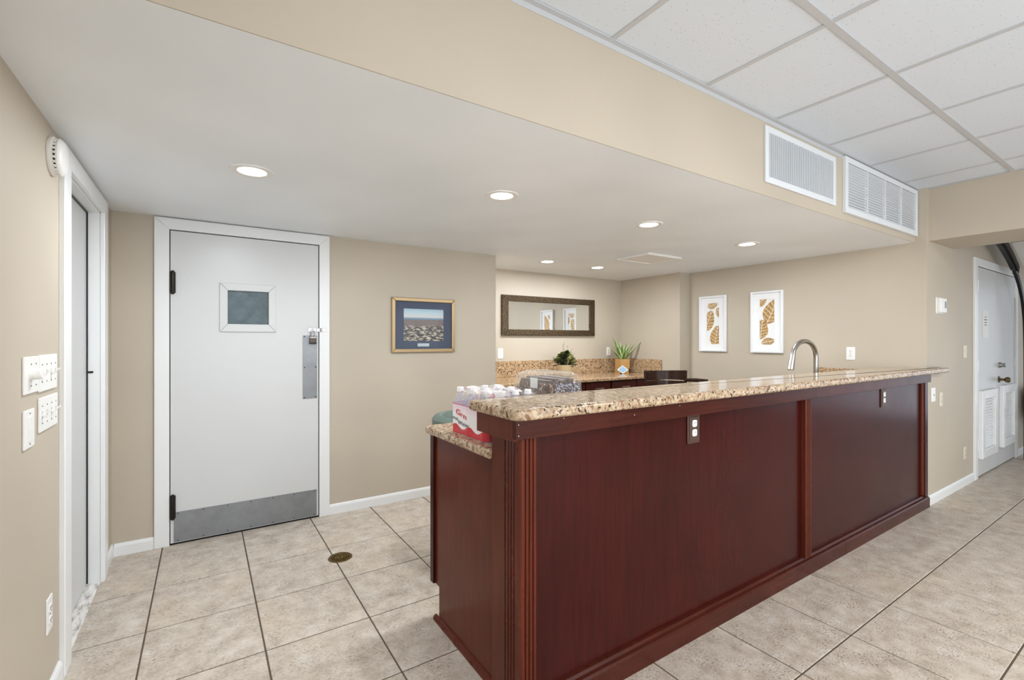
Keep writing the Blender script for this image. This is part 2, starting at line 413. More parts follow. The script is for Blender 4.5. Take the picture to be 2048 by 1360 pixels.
# ================================================================== BASEBOARDS
def bb_profile(t=0.014, h=0.075): return [(0, 0), (t, 0), (t, h - .018), (t - .004, h - .006), (t - .009, h), (0, h)]
def baseb(name, segs, label=None):
    bm = bmesh.new()
    for (ax, a, b, at, sgn) in segs:
        pr = [(at + sgn * p[0], p[1]) for p in bb_profile()]
        prism(bm, pr, a, b, ax)
    return struct(name, bm, M_trim, label=label)
baseb('baseboard_left', [('Y', YF, 2.50, XL, 1), ('Y', 3.49, YB, XL, 1)], 'white baseboard along the left wall')
baseb('baseboard_back', [('X', XL + .014, -0.265, YB, -1), ('X', 0.796, XA, YB, -1)], 'white baseboard along the back wall')
baseb('baseboard_entry', [('X', XR + .015, 6.08, YT, -1), ('X', 7.755, XF, YT, -1)], 'white baseboard under the thermostat wall')

# ================================================================== DOOR 1 (kitchen door)
d1 = sroot('door_1', 'white flush kitchen door with small window and steel kick plate')
YD = YB - 0.022                                         # casing front
cz = 2.113; co, ci = -0.265, D1a + 0.006; di, do = D1b - 0.006, 0.796
cas = bmesh.new()
prism(cas, [(co, 0), (ci, 0), (ci, 2.04), (co, cz)], YD, YB + 0.001, 'Y', 0.003, 1)
obj('casing', cas, M_trim, d1)
cas = bmesh.new(); prism(cas, [(do, 0), (do, cz), (di, 2.04), (di, 0)], YD, YB + 0.001, 'Y', 0.003, 1); obj('casing', cas, M_trim, d1)
cas = bmesh.new(); prism(cas, [(co, cz), (ci, 2.04), (di, 2.04), (do, cz)], YD, YB + 0.001, 'Y', 0.003, 1); obj('casing', cas, M_trim, d1)
obj('jamb_stop', boxes([(D1a, D1a + .03, YB + .05, YB + .1, 0, D1z), (D1b - .03, D1b, YB + .05, YB + .1, 0, D1z), (D1a, D1b, YB + .05, YB + .1, D1z - .03, D1z)]), M_dark, d1)
obj('sill', B(D1a, D1b, YB + .012, YB + .1, -.002, .006), M_dark, d1)
la, lb, lz0, lz1 = ci + .005, di - .006, 0.014, 2.034
yl = YB - 0.012
wa, wb, wc, wd = 0.135, 0.383, 1.437, 1.665             # vision panel opening
leaf = obj('door_leaf', boxes([(la, wa, yl, yl + .045, lz0, lz1), (wb, lb, yl, yl + .045, lz0, lz1), (wa, wb, yl, yl + .045, lz0, wc), (wa, wb, yl, yl + .045, wd, lz1)]), M_door, d1)
fr = bmesh.new(); oa, ob, oc, od = 0.088, 0.430, 1.383, 1.716
for pts in ([(oa, oc), (wa, wc), (wa, wd), (oa, od)], [(ob, oc), (ob, od), (wb, wd), (wb, wc)], [(oa, od), (wa, wd), (wb, wd), (ob, od)], [(oa, oc), (ob, oc), (wb, wc), (wa, wc)]):
    prism(fr, pts, yl - .012, yl + .01, 'Y', 0.004, 2)
obj('window_surround', fr, M_door, leaf)
def m_tint():
    m = NT('textured_dark_glass'); p = m.pos()
    m.l(m.ramp(m.noise(p, 14, 5), [(0.3, lin(46, 66, 70)), (0.7, lin(74, 96, 100))]), m.b.inputs['Base Color'])
    m.set(Roughness=0.16); m.bump(m.noise(p, 120, 3), 0.35, 0.004); return m.m
obj('window_pane', B(wa, wb, yl + .010, yl + .018, wc, wd), m_tint(), leaf)
kp = obj('kick_plate', B(la + .018, lb - .012, yl - .003, yl + .002, .018, .212, bev=.001, seg=1), M_steel, leaf)
sc = bmesh.new()
for k in range(7):
    for z in (.028, .202): lathe(sc, [(.004, 0), (.003, .0015)], (la + .04 + k * .138, yl - .003, z), 8, 'Y')
obj('screws', sc, M_screw, leaf)
obj('push_plate', B(.608, .707, yl - .003, yl + .002, .893, 1.362, bev=.001, seg=1), M_steel, leaf)
for x, z in ((.620, 1.353), (.620, 1.125), (.697, 1.127), (.620, .902), (.697, .905)):
    obj('screw', Lt([(.005, 0), (.0035, .002)], (x, yl - .003, z), 10, 'Y'), M_screw, leaf)
for z0, z1 in ((1.628, 1.770), (.172, .326)):
    hb = bmesh.new(); lathe(hb, [(.004, z0 - .006), (.011, z0), (.013, z0 + .012), (.013, z1 - .012), (.011, z1), (.004, z1 + .006)], (la + .012, yl - .012, 0), 12)
    box(hb, la - .006, la + .028, yl - .006, yl, z0 + .004, z1 - .004)
    obj('hinge', hb, M_hinge, d1, True)
hs = thing('door_hasp', 'galvanised hasp and staple on the edge of the kitchen door', 'hasp', (0.70, yl, 1.402))
obj('hinge_leaf', boxes([(-.056, .012, -.004, 0, -.015, .015), (.0, .03, -.010, -.004, -.013, .013)], .001, 1), M_chrome, hs)
obj('jamb_plate', boxes([(.040, .068, -.014, -.0095, -.013, .013)], .001, 1), M_chrome, hs)
obj('knuckle', Lt([(.006, -.015), (.006, .015)], (.033, -.010, 0), 10), M_nickel, hs)
obj('staple', T([(-.030, -.004, .006), (-.030, -.022, .006), (-.018, -.022, .006), (-.018, -.004, .006)], .003, 8), M_chrome, hs)
pl = thing('padlock', 'small laminated steel padlock hanging on the kitchen door hasp', 'padlock', (0.676, yl - .013, 1.405))
obj('lock_body', boxes([(-.0225, .0225, -.012, .008, -.098, -.062)], .003, 2), m_wood('rusty_laminated_steel', lin(92, 74, 62), lin(128, 116, 104), .35), pl)
obj('bottom_plate', boxes([(-.0235, .0235, -.013, .009, -.106, -.096)], .002, 2), M_black, pl)
obj('top_plate', boxes([(-.0225, .0225, -.012, .008, -.064, -.056)], .002, 2), M_nickel, pl)
obj('shackle', T([(-.014, -.002, -.06), (-.014, -.002, -.022)] + [(-.014 * math.cos(a), -.002, -.022 + .014 * math.sin(a)) for a in [PI * k / 8 for k in range(1, 8)]] + [(.014, -.002, -.022), (.014, -.002, -.06)], .0038, 8), M_chrome, pl, True)

# ================================================================== DOOR 2 (left closet door)
d2 = sroot('door_2', 'plain white closet door in the left wall, seen edge on')
ca, cb = 2.503, 3.487
XD = XL + 0.020
for pts in ([(ca, 0), (D2a + .01, 0), (D2a + .01, 2.025), (ca, 2.105)], [(cb, 0), (cb, 2.105), (D2b - .008, 2.025), (D2b - .008, 0)], [(ca, 2.105), (D2a + .01, 2.025), (D2b - .008, 2.025), (cb, 2.105)]):
    b = bmesh.new(); prism(b, pts, XL - .001, XD, 'X', .004, 2); obj('casing', b, M_trim, d2)
obj('jamb', boxes([(XL - TH, XL - .001, D2b - .016, D2b, 0, D2z), (XL - TH, XL - .001, D2a, D2a + .016, 0, D2z), (XL - TH, XL - .001, D2a, D2b, D2z - .016, D2z)]), M_trim, d2)
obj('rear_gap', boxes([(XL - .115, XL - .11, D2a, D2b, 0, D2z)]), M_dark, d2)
lf = obj('door_leaf', boxes([(XL - .095, XL - .055, D2a + .022, D2b - .022, .016, D2z - .021)]), M_door, d2)
obj('lever_handle', boxes([(XL - .055, XL - .030, 2.775, 2.80, 1.105, 1.125), (XL - .040, XL - .028, 2.775, 2.868, 1.105, 1.122)], .003, 2), M_chrome, lf)
obj('strike', boxes([(XL - .062, XL - .050, D2b - .021, D2b - .015, 1.12, 1.185)], .001, 1), M_black, d2)
obj('latch_tongue', boxes([(XL - .056, XL - .027, D2b - .022, D2b - .016, 1.148, 1.158)], .002, 1), M_black, d2)
obj('gap_shade_strip', boxes([(XL - .057, XL - .049, D2b - .0235, D2b - .0155, .012, D2z - .016), (XL - .057, XL - .049, D2a + .016, D2b - .016, D2z - .0235, D2z - .0155)]), M_black, d2)  # black strips standing in for the shade in the gap around the leaf
obj('threshold', boxes([(XL - .115, XL + .002, D2a + .016, D2b - .016, -.004, .010)], .003, 1), M_marble, d2)

# ================================================================== DOOR 3 (double louvred doors)
d3 = sroot('door_3', 'white double door with low louvred vents beyond the bar')
yd = YT - .018
for pts in ([(6.085, 0), (6.175, 0), (6.175, 2.04), (6.085, 2.115)], [(7.75, 0), (7.75, 2.115), (7.66, 2.04), (7.66, 0)], [(6.085, 2.115), (6.175, 2.04), (7.66, 2.04), (7.75, 2.115)]):
    b = bmesh.new(); prism(b, pts, yd, YT + .001, 'Y', .003, 1); obj('casing', b, M_trim, d3)
obj('jamb_stop', boxes([(D3a, D3a + .03, YT + .06, YT + .1, 0, D3z), (D3b - .03, D3b, YT + .06, YT + .1, 0, D3z), (D3a, D3b, YT + .06, YT + .1, D3z - .03, D3z)]), M_dark, d3)
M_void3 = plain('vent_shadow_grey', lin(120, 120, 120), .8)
for (x0, x1, v0, v1, zz0, zz1, hx) in ((6.182, 6.895, 6.235, 6.78, .185, .838, 6.182), (6.901, 7.653, 7.01, 7.555, .20, .850, 7.653)):
    lf = obj('door_leaf', boxes([(x0, x1, YT - .004, YT + .04, .012, 2.034)]), M_door, d3)
    vf = bmesh.new(); w_ = .085
    for pts in ([(v0, zz0), (v0 + w_, zz0 + w_), (v0 + w_, zz1 - w_), (v0, zz1)], [(v1, zz0), (v1, zz1), (v1 - w_, zz1 - w_), (v1 - w_, zz0 + w_)], [(v0, zz1), (v0 + w_, zz1 - w_), (v1 - w_, zz1 - w_), (v1, zz1)], [(v0, zz0), (v1, zz0), (v1 - w_, zz0 + w_), (v0 + w_, zz0 + w_)]):
        prism(vf, pts, YT - .040, YT - .003, 'Y', .006, 2)
    obj('vent_frame', vf, M_trim, lf)
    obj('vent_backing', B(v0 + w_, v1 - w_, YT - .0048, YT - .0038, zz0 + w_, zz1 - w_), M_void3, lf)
    n = 17
    for k in range(n):
        z = zz0 + w_ + (zz1 - zz0 - 2 * w_) * (k + .5) / n
        obj('vent_slat', P([(YT - .026, z - .013), (YT - .023, z - .015), (YT - .005, z + .006), (YT - .008, z + .008)], v0 + w_, v1 - w_, 'X'), M_trim, lf)
    for z in (1.85, 1.078, .325):
        hb = bmesh.new(); lathe(hb, [(.009, z - .05), (.009, z + .05)], (hx, YT - .012, 0), 10); box(hb, hx - .03, hx + .03, YT - .008, YT - .003, z - .05, z + .05)
        obj('hinge', hb, M_plate, lf, True)
obj('deadbolt', Lt([(.030, 0), (.030, .010), (.020, .022), (.022, .05), (.012, .056)], (7.0, YT - .004, 1.066), 16, 'Y'), M_chrome, d3, True)
obj('door_knob', Lt([(.034, 0), (.034, .008), (.014, .016), (.012, .04), (.028, .055), (.030, .075), (.018, .088)], (6.985, YT - .004, .915), 16, 'Y'), M_bronze, d3, True)
pn = obj('paper_notice', B(6.38, 6.585, YT - .0065, YT - .005, 1.35, 1.622), plain('white_paper', lin(238, 238, 236), .8))
tag(pn, 'small white paper notice taped to the white double door', 'notice')
nb = bmesh.new()
for k, wd_ in enumerate((.05, .09, .07, .06)): box(nb, 6.4825 - wd_ / 2, 6.4825 + wd_ / 2, YT - .0072, YT - .0064, 1.552 - k * .026, 1.559 - k * .026)
obj('printed_lines', nb, M_dark, pn)

# ================================================================== CEILING FIXTURES
for k, (tx, ty) in enumerate(TROF):
    t = thing('troffer', 'lit rectangular fluorescent troffer in the grid ceiling, %s' % ('nearest the left wall', 'toward the bar end', 'by the windows on the left', 'by the windows on the right')[k], 'ceiling light', (tx, ty, ZC), 0, 'fluorescent troffers')
    obj('frame', boxes([(-.31, .31, -.62, -.59, -.004, .004), (-.31, .31, .59, .62, -.004, .004), (-.31, -.28, -.59, .59, -.004, .004), (.28, .31, -.59, .59, -.004, .004)]), M_grid, t)
    obj('diffuser', B(-.28, .28, -.59, .59, -.002, .003), M_lamp, t)
lights = [(0.189, 2.51, 'nearest the left door'), (1.367, 2.18, 'second along the bar from the left door'), (2.55, 2.17, 'third along the bar'), (3.743, 2.165, 'nearest the right wall'), (2.892, 3.75, 'above the mirror, left of the pair'), (3.585, 3.757, 'above the mirror, right of the pair')]
lab = ['round recessed downlight nearest the white kitchen door', 'round recessed downlight above the left part of the bar', 'round recessed downlight between the vent panel and the soffit edge', 'small-looking round downlight nearest the two leaf prints', 'left downlight of the two in front of the mirror', 'right downlight of the two in front of the mirror']
for (x, y, _), lb_ in zip(lights, lab):
    t = thing('recessed_light', lb_, 'downlight', (x, y, ZS), 0, 'recessed downlights in the soffit')
    obj('trim_ring', Lt([(.060, .0), (.062, -.004), (.090, -.005), (.093, -.001), (.093, .0)], (0, 0, 0), 40), M_plate, t, True)
    obj('lens', Lt([(.0, -.0055), (.045, -.0055), (.060, -.0035), (.060, .0)], (0, 0, 0), 40), M_lamp, t, True)
    l = bpy.data.lights.new('downlight', 'AREA'); l.shape = 'DISK'; l.size = .11; l.energy = 13; l.color = (.88, .94, 1)
    lo = bpy.data.objects.new('downlight_glow', l); COL.objects.link(lo); lo.location = (x, y, ZS - .012)
vp = thing('ceiling_panel', 'square white ceiling panel with raised rim in the soffit', 'panel', (3.575, 3.035, ZS))
obj('rim', boxes([(-.235, .235, -.19, -.165, -.022, 0), (-.235, .235, .165, .19, -.022, 0), (-.235, -.21, -.165, .165, -.022, 0), (.21, .235, -.165, .165, -.022, 0)], .004, 2), M_plate, vp)
obj('panel_face', B(-.21, .21, -.165, .165, -.016, 0), M_plate, vp)
sd = thing('smoke_detector', 'round white smoke detector high on the left wall', 'smoke detector', (XL, 2.395, 2.008), rad(90))
obj('base', Lt([(.070, 0), (.072, .004), (.072, .012), (.066, .016)], (0, 0, 0), 36, 'Y'), M_plate, sd, True)
obj('vent_band', Lt([(.060, .014), (.060, .024)], (0, 0, 0), 36, 'Y'), M_dark, sd)
ribs = bmesh.new()
for k in range(24):
    a = 2 * PI * k / 24; x, z = .0625 * math.cos(a), .0625 * math.sin(a)
    box(ribs, x - .004, x + .004, -.025, -.014, z - .004, z + .004)
obj('ribs', ribs, M_plate, sd)
obj('cover', Lt([(.066, .023), (.068, .028), (.064, .034), (.054, .040), (.02, .042), (0, .042)], (0, 0, 0), 36, 'Y'), M_plate, sd, True)

# ================================================================== AIR GRILLES on the soffit face
def grille_frame(x0, x1, z0, z1, w, d):
    f = bmesh.new()
    for pts in ([(x0, z0), (x0 + w, z0 + w), (x0 + w, z1 - w), (x0, z1)], [(x1, z0), (x1, z1), (x1 - w, z1 - w), (x1 - w, z0 + w)], [(x0, z1), (x0 + w, z1 - w), (x1 - w, z1 - w), (x1, z1)], [(x0, z0), (x1, z0), (x1 - w, z0 + w), (x0 + w, z0 + w)]):
        prism(f, pts, -d, 0, 'Y', .002, 1)
    return f
M_gril = plain('white_grille_enamel', lin(222, 225, 228), .4)
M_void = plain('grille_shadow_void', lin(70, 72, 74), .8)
gt = thing('air_grille', 'white return air grille with vertical blades on the soffit', 'air grille', (2.975, YS, 2.34))
obj('frame', grille_frame(-.42, .42, -.150, .160, .034, .012), M_gril, gt)
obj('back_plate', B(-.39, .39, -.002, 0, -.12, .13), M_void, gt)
bl = mesh('blade', P([(-.0022, -.0025), (.0012, -.0025), (.0022, -.0125), (-.0012, -.0125)], -.118, .128, 'Z'), M_gril)
for k in range(37):
    o = obj('blade', bl, None, gt); o.location.x = -.378 + .756 * k / 36
gt = thing('air_grille', 'white return air grille with horizontal louvres and three mullions', 'air grille', (4.165, YS, 2.35))
obj('frame', grille_frame(-.655, .655, -.185, .185, .038, .022), M_gril, gt)
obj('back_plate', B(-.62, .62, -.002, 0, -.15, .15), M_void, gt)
lv = mesh('louvre', P([(-.008, -.0045), (-.008, -.003), (-.019, .004), (-.019, .0025)], -.617, .617, 'X'), M_gril)
for k in range(16):
    o = obj('louvre', lv, None, gt); o.location.z = -.138 + .276 * k / 15
for k in (-.31, 0, .31): obj('mullion', B(k - .005, k + .005, -.021, -.002, -.147, .147), M_gril, gt)

# ================================================================== WALL PLATES
def outlet(label, loc, rz, pm=M_plate, fm=M_plate, w=.07, h=.115, kind='duplex', group='duplex power outlets'):
    t = thing('power_outlet', label, 'outlet', loc, rz, group)
    obj('cover_plate', boxes([(-w / 2, w / 2, -.006, 0, -h / 2, h / 2)], .0025, 2), pm, t)
    for s in (-1, 1):
        zc = s * h * .17
        obj('receptacle', P(rounded([(-.017, zc - .014), (.017, zc - .014), (.017, zc + .014), (-.017, zc + .014)], [.008] * 4, 4), -.0085, -.0055, 'Y'), fm, t)
        sl = bmesh.new()
        for x in (-.007, .006): box(sl, x - .0012, x + .0012, -.0091, -.0083, zc - .002, zc + .007)
        lathe(sl, [(.0025, .0083), (.0025, .0091)], (0, 0, zc - .008), 8, 'Y')
        obj('slots', sl, M_dark, t)
    obj('screw', Lt([(.003, .0058), (.002, .0072)], (0, 0, 0), 8, 'Y'), M_screw, t)
    return t
outlet('white outlet low on the left wall beside the closet door', (XL, 2.355, .327), rad(90), h=.125)
outlet('white outlet on the alcove wall under the mirror at left', (2.755, YA, 1.178), 0)
outlet('white outlet behind the spiky potted plant', (4.42, YA, 1.182), 0)
outlet('white outlet above the bar top, right of the faucet', (XR, 1.835, 1.208), rad(-90))
outlet('ivory outlet right of the bar on the thermostat wall', (5.165, YT, .832), 0, M_ivory, M_ivory)
outlet('low ivory outlet left of the white double door', (5.82, YT, .295), 0, M_ivory, M_ivory)
M_brplate = plain('brown_wood_plate', lin(74, 50, 40), .35)
def bar_outlet(label, x, z):
    t = thing('power_outlet', label, 'outlet', (x, 1.325, z), 0, 'brown-plated outlets on the bar front')
    obj('cover_plate', boxes([(-.043, .043, -.007, 0, -.066, .066)], .003, 2), M_brplate, t)
    obj('inner_plate', boxes([(-.033, .033, -.010, -.006, -.056, .056)], .0025, 2), M_brplate, t)
    for s in (-1, 1):
        zc = s * .021 + .004
        obj('receptacle', P(rounded([(-.016, zc - .0155), (.016, zc - .0155), (.016, zc + .0155), (-.016, zc + .0155)], [.009] * 4, 4), -.0125, -.0095, 'Y'), M_plate, t)
        sl = bmesh.new()
        for xx in (-.006, .006): box(sl, xx - .001, xx + .001, -.0131, -.0123, zc - .002, zc + .007)
        obj('slots', sl, M_dark, t)
bar_outlet('brown outlet plate near the middle of the left bar panel', 1.85, .925)
bar_outlet('brown outlet plate at the upper right of the bar front', 4.0, .92)
pj = thing('wall_jack', 'white single-jack plate right beside the bar end', 'wall plate', (4.975, YT, .882))
obj('cover_plate', boxes([(-.046, .046, -.006, 0, -.057, .057)], .0025, 2), M_plate, pj); obj('jack', Lt([(.006, .005), (.006, .008)], (.01, 0, -.004), 12, 'Y'), M_dark, pj)
ts = thing('light_switch', 'small ivory switch plate beside the double door casing', 'switch', (5.826, YT, 1.223))
obj('cover_plate', boxes([(-.045, .045, -.006, 0, -.057, .057)], .0025, 2), M_ivory, ts); obj('toggle', boxes([(-.005, .005, -.018, -.005, -.004, .010)], .001, 1), M_ivory, ts)
th = thing('thermostat', 'white thermostat with grey display on the entry wall', 'thermostat', (5.12, YT, 1.615))
obj('wall_plate', boxes([(-.085, .085, -.008, 0, -.068, .068)], .003, 2), M_plate, th)
obj('body', boxes([(-.075, .075, -.034, -.007, -.060, .060)], .006, 3), M_plate, th)
obj('display', B(.018, .060, -.0348, -.0335, -.022, .034), plain('lcd_grey', lin(112, 118, 118), .3), th)

# switches on the left wall (facing +X): local x -> world y
def switch_plate(label, y0, y1, z0, z1, n, group=None):
    t = thing('light_switch', label, 'switch', (XL, (y0 + y1) / 2, (z0 + z1) / 2), rad(90), group)
    w, h = (y1 - y0) / 2, (z1 - z0) / 2
    obj('cover_plate', boxes([(-w, w, -.007, 0, -h, h)], .003, 2), M_plate, t)
    for k in range(n):
        x = -w + 2 * w * (k + .5) / n
        up = 1 if k % 2 else -1
        obj('toggle', P([(-.007, -.005), (-.007, .005), (-.020, .004 + up * .008), (-.021, up * .008 - .002)], x - .005, x + .005, 'X'), M_plate, t)
        obj('toggle_slot', B(x - .0065, x + .0065, -.0076, -.0068, -.012, .012), plain('toggle_shadow', lin(196, 194, 190), .5) if k == 0 else bpy.data.materials['toggle_shadow'], t)
        for s in (-1, 1): obj('screw', Lt([(.003, .0068), (.002, .0082)], (x, 0, s * .030), 8, 'Y'), M_screw, t)
    return t
switch_plate('upper four-gang toggle switch plate next to the dimmer', 2.222, 2.447, 1.146, 1.274, 4)
switch_plate('lower four-gang toggle switch plate by the closet door', 2.222, 2.455, 1.007, 1.126, 4)
t = thing('dimmer_switch', 'white switch plate with a round dimmer knob', 'switch', (XL, 2.137, 1.212), rad(90))
obj('cover_plate', boxes([(-.078, .078, -.007, 0, -.060, .060)], .003, 2), M_plate, t)
obj('knob', Lt([(.022, .006), (.022, .009), (.0195, .012), (.018, .030), (.015, .033), (0, .033)], (-.012, 0, .004), 28, 'Y'), M_plate, t, True)
obj('toggle', boxes([(.035, .046, -.022, -.006, .002, .014)], .002, 1), M_plate, t)
for x in (-.012, .04):
    for z in (.035, -.035): obj('screw', Lt([(.003, .0068), (.002, .0082)], (x, 0, z), 8, 'Y'), M_screw, t)
t = thing('light_switch', 'white blank-faced single switch plate left of the lower toggles', 'switch', (XL, 2.112, 1.04), rad(90))
obj('cover_plate', boxes([(-.052, .052, -.007, 0, -.062, .062)], .003, 2), M_plate, t)
obj('rocker', boxes([(-.018, .018, -.010, -.006, -.040, .040)], .002, 2), M_plate, t)
for z in (.049, -.049): obj('screw', Lt([(.003, .0068), (.002, .0082)], (0, 0, z), 8, 'Y'), M_screw, t)

# ================================================================== FLOOR DRAIN
dr = thing('floor_drain', 'round antique brass drain cover set in the floor tiles', 'floor drain', (.695, 2.965, 0))
obj('rim', Lt([(.052, .0005), (.053, .003), (.068, .003), (.070, .0005)], (0, 0, 0), 36), M_drain if False else plain('antique_brass', lin(104, 84, 44), .4, .9), dr, True)
obj('well', Lt([(.0, .0006), (.053, .0006)], (0, 0, 0), 24), M_dark, dr)
gb = bmesh.new()
for r_ in (.016, .030, .044):
    pts = [(r_ * math.cos(2 * PI * k / 24), r_ * math.sin(2 * PI * k / 24), .002) for k in range(25)]; tube(gb, pts, .0028, 6)
for k in range(12):
    a = 2 * PI * k / 12; tube(gb, [(0.006 * math.cos(a), .006 * math.sin(a), .002), (.053 * math.cos(a), .053 * math.sin(a), .002)], .0022, 6)
obj('grate', gb, bpy.data.materials['antique_brass'], dr, True)

# ================================================================== BAR
bar = thing('bar_counter', 'dark cherry panelled bar front with fluted pilasters', 'bar', (0, 0, 0))
YP, YPF = 1.325, 1.300            # panel plane, pilaster front
XE = 0.890                        # bar end face
XBR = 4.826
obj('front_panel', B(.955, 2.846, YP, YP + .02, .085, 1.0), M_wood, bar)
obj('front_panel', B(2.905, 4.762, YP, YP + .02, .085, 1.0), M_wood, bar)
obj('back_frame', boxes([(XE + .01, XBR, YP + .02, YP + .16, .01, 1.058)]), M_wood_h, bar)
def flute(x0, x1, yf, yb, n):
    w = x1 - x0; pts = [(x0, yb), (x0, yf + .003), (x0 + .003, yf)]
    for k in range(n):
        c = x0 + w * (k + 1) / (n + 1); q = w * .085
        pts += [(c - q, yf), (c - q * .5, yf + .007), (c + q * .5, yf + .007), (c + q, yf)]
    return pts + [(x1 - .003, yf), (x1, yf + .003), (x1, yb)]
obj('pilaster', P(flute(2.843, 2.908, YPF, YP + .01, 3), .09, .997), M_wood_t, bar)
obj('corner_post', P([(XE + .003, 1.405)] + [(XE + .006, 1.405), (XE + .006, 1.398), (XE, 1.396)] + [q for c in (1.380, 1.362, 1.344) for q in ((XE, c + .006), (XE + .006, c + .003), (XE + .006, c - .003), (XE, c - .006))] + [(XE, 1.309), (XE + .006, 1.303)] + [q for c in (.910, .926, .942) for q in ((c - .005, 1.303), (c - .0025, 1.309), (c + .0025, 1.309), (c + .005, 1.303))] + [(.956, 1.303), (.960, 1.307), (.960, YP + .01), (.945, YP + .02), (.945, 1.405)], .0, .997), M_wood_t, bar)
obj('end_stile', B(XE + .006, XE + .03, 1.405, 1.500, .0, .997, bev=.002), M_wood_e, bar)
obj('right_stile', B(4.762, XBR, YPF, YP + .02, .085, .997, bev=.002), M_wood, bar)
obj('right_bead', P([(4.740, YP), (4.740, YPF + .016), (4.748, YPF + .006), (4.762, YPF + .006), (4.762, YP)], .10, .990), M_wood_t, bar)
for a, b in ((.93, 3.318), (3.320, XBR)):
    obj('base_moulding', P([(YP + .02, .0), (1.288, .0), (1.288, .072), (1.294, .080), (1.306, .084), (1.312, .094), (YP, .096), (YP + .02, .096)], a, b, 'X'), M_wood_h, bar)
obj('front_apron', B(.858, XBR, 1.280, 1.300, .994, 1.060, bev=.002), M_wood_h, bar)
obj('end_apron', B(.858, .878, 1.300, 1.548, .985, 1.060, bev=.002), M_wood_e, bar)
obj('apron_fill', B(.878, XBR, 1.300, 1.548, 1.02, 1.059), M_wood_h, bar)
nb = bmesh.new()
for x, z in ((.868, 1.045), (.868, 1.008), (1.06, 1.05), (1.42, 1.03), (1.7, 1.046)): lathe(nb, [(.002, 0), (.0015, .001)], (x, 1.280, z), 6, 'Y')
obj('nail_heads', nb, M_plate, bar)

top_out = rounded([(.836, 1.575), (.836, 1.245), (5.15, 1.245), (5.15, 1.303), (4.824, 1.303), (4.824, 1.575)], [.012, .055, .03, .012, 0, 0], 8)
bt = obj('raised_worktop', P(top_out, 1.060, 1.100, 'Z', .013, 6), M_gran)
tag(bt, 'long raised speckled granite bar top with rounded edge', 'worktop')

cb_ = thing('bar_cabinet', 'cherry base cabinet with panelled end behind the bar', 'cabinet', (0, 0, 0))
XE2 = .925
obj('end_panel', P([(1.500, .0), (2.030, .0), (2.030, .165), (2.085, .165), (2.085, .880), (1.500, .880)], XE2, XE2 + .02, 'X'), M_wood_e, cb_)
obj('edge_strip', B(XE2 - .012, XE2 + .02, 2.072, 2.108, .165, .880, bev=.002), M_wood, cb_)
obj('edge_strip', B(XE2 - .022, XE2 + .002, 1.500, 1.512, .0, .985, bev=.002), M_wood_t, cb_)
obj('body', boxes([(XE2 + .02, 4.82, 1.50, 2.07, .1, .88), (XE2 + .02, 4.82, 1.50, 2.0, 0, .1)]), M_wood_e, cb_)
for k in range(6):
    x0 = XE2 + .03 + k * .645
    dd = obj('door', boxes([(x0 + .004, x0 + .641, 2.07, 2.09, .12, .86)], .004, 2), M_cab, cb_)
    obj('handle', T([(x0 + .06, 2.09, .80), (x0 + .06, 2.115, .80), (x0 + .06, 2.115, .68), (x0 + .06, 2.09, .68)], .005, 8), M_nickel, dd)
obj('shoe_moulding', P([(XE2, .0), (XE2 - .016, .0), (XE2 - .016, .010), (XE2 - .010, .020), (XE2, .024)], 1.502, 2.064, 'Y'), M_wood_t, cb_)
lw = obj('bar_worktop', P(rounded([(.884, 1.502), (4.824, 1.502), (4.824, 2.118), (.884, 2.118)], [0, 0, 0, .03], 6), .880, .916, 'Z', .012, 6), M_gran)
tag(lw, 'lower granite worktop behind the raised bar', 'worktop')
obj('side_splash', boxes([(4.806, 4.826, 1.58, 2.10, .916, 1.072)], .002, 1), M_gran2, lw)

# ------------------------------------------------------------------ faucet
fc = thing('faucet', 'brushed nickel gooseneck faucet rising behind the bar top', 'faucet', (4.10, 1.80, .916))
M_fau = M_nickel
obj('base', Lt([(.028, 0), (.028, .008), (.022, .014), (.020, .05), (.0165, .06)], (0, 0, 0), 24), M_fau, fc, True)
hx, hz, rr = -.185, .278, .185
neck = [(0, 0, .04), (0, 0, .15), (0, 0, hz - .05)] + [(-.185 + .185 * math.cos(a), 0, hz + .125 * math.sin(a)) for a in [PI * k / 16 for k in range(0, 16)]]
obj('neck', T(neck, .0175, 16), M_fau, fc, True)
e0 = Vector(neck[-1]); dirn = (Vector(neck[-1]) - Vector(neck[-2])).normalized(); dirn = (dirn + Vector((-.05, 0, -.6))).normalized()
obj('spray_head', T([e0 - dirn * .005, e0 + dirn * .01, e0 + dirn * .03, e0 + dirn * .12], [.0185, .0205, .0205, .0235], 16), M_fau, fc, True)
obj('spray_button', boxes([(e0.x - .034, e0.x - .018, -.008, .008, e0.z - .085, e0.z - .04)], .003, 2), M_screw, fc)
obj('lever', T([(.0, .02, .035), (.0, .05, .04), (.0, .10, .06)], [.007, .006, .005], 10), M_fau, fc, True)

# ================================================================== WATER BOTTLES
M_cap = plain('white_bottle_cap', lin(240, 240, 240), .4)
bx, by = [.962 + .064 * k for k in range(4)], [1.632, 1.758, 1.884]
bprof = [(.0, .004), (.018, .001), (.028, .0), (.0315, .006), (.0315, .018), (.030, .022), (.0315, .03), (.0315, .07), (.030, .075), (.0315, .08), (.0315, .125), (.029, .140), (.021, .162), (.0135, .174), (.012, .178), (.012, .186)]
proto = thing('water_bottle', 'x', 'bottle', (0, 0, 0), 0, 'water bottles in the shrink-wrapped pack')
obj('bottle_body', Lt(bprof, (0, 0, 0), 20), M_pet, proto, True)
obj('cap', Lt([(.0155, .180), (.0165, .181), (.0165, .186), (.0145, .187), (.0145, .198), (.013, .200), (0, .200)], (0, 0, 0), 20), M_cap, proto, True)
yn = ['row beside bar top', 'middle row', 'row toward back wall']
xn = ['first', 'second', 'third', 'fourth']
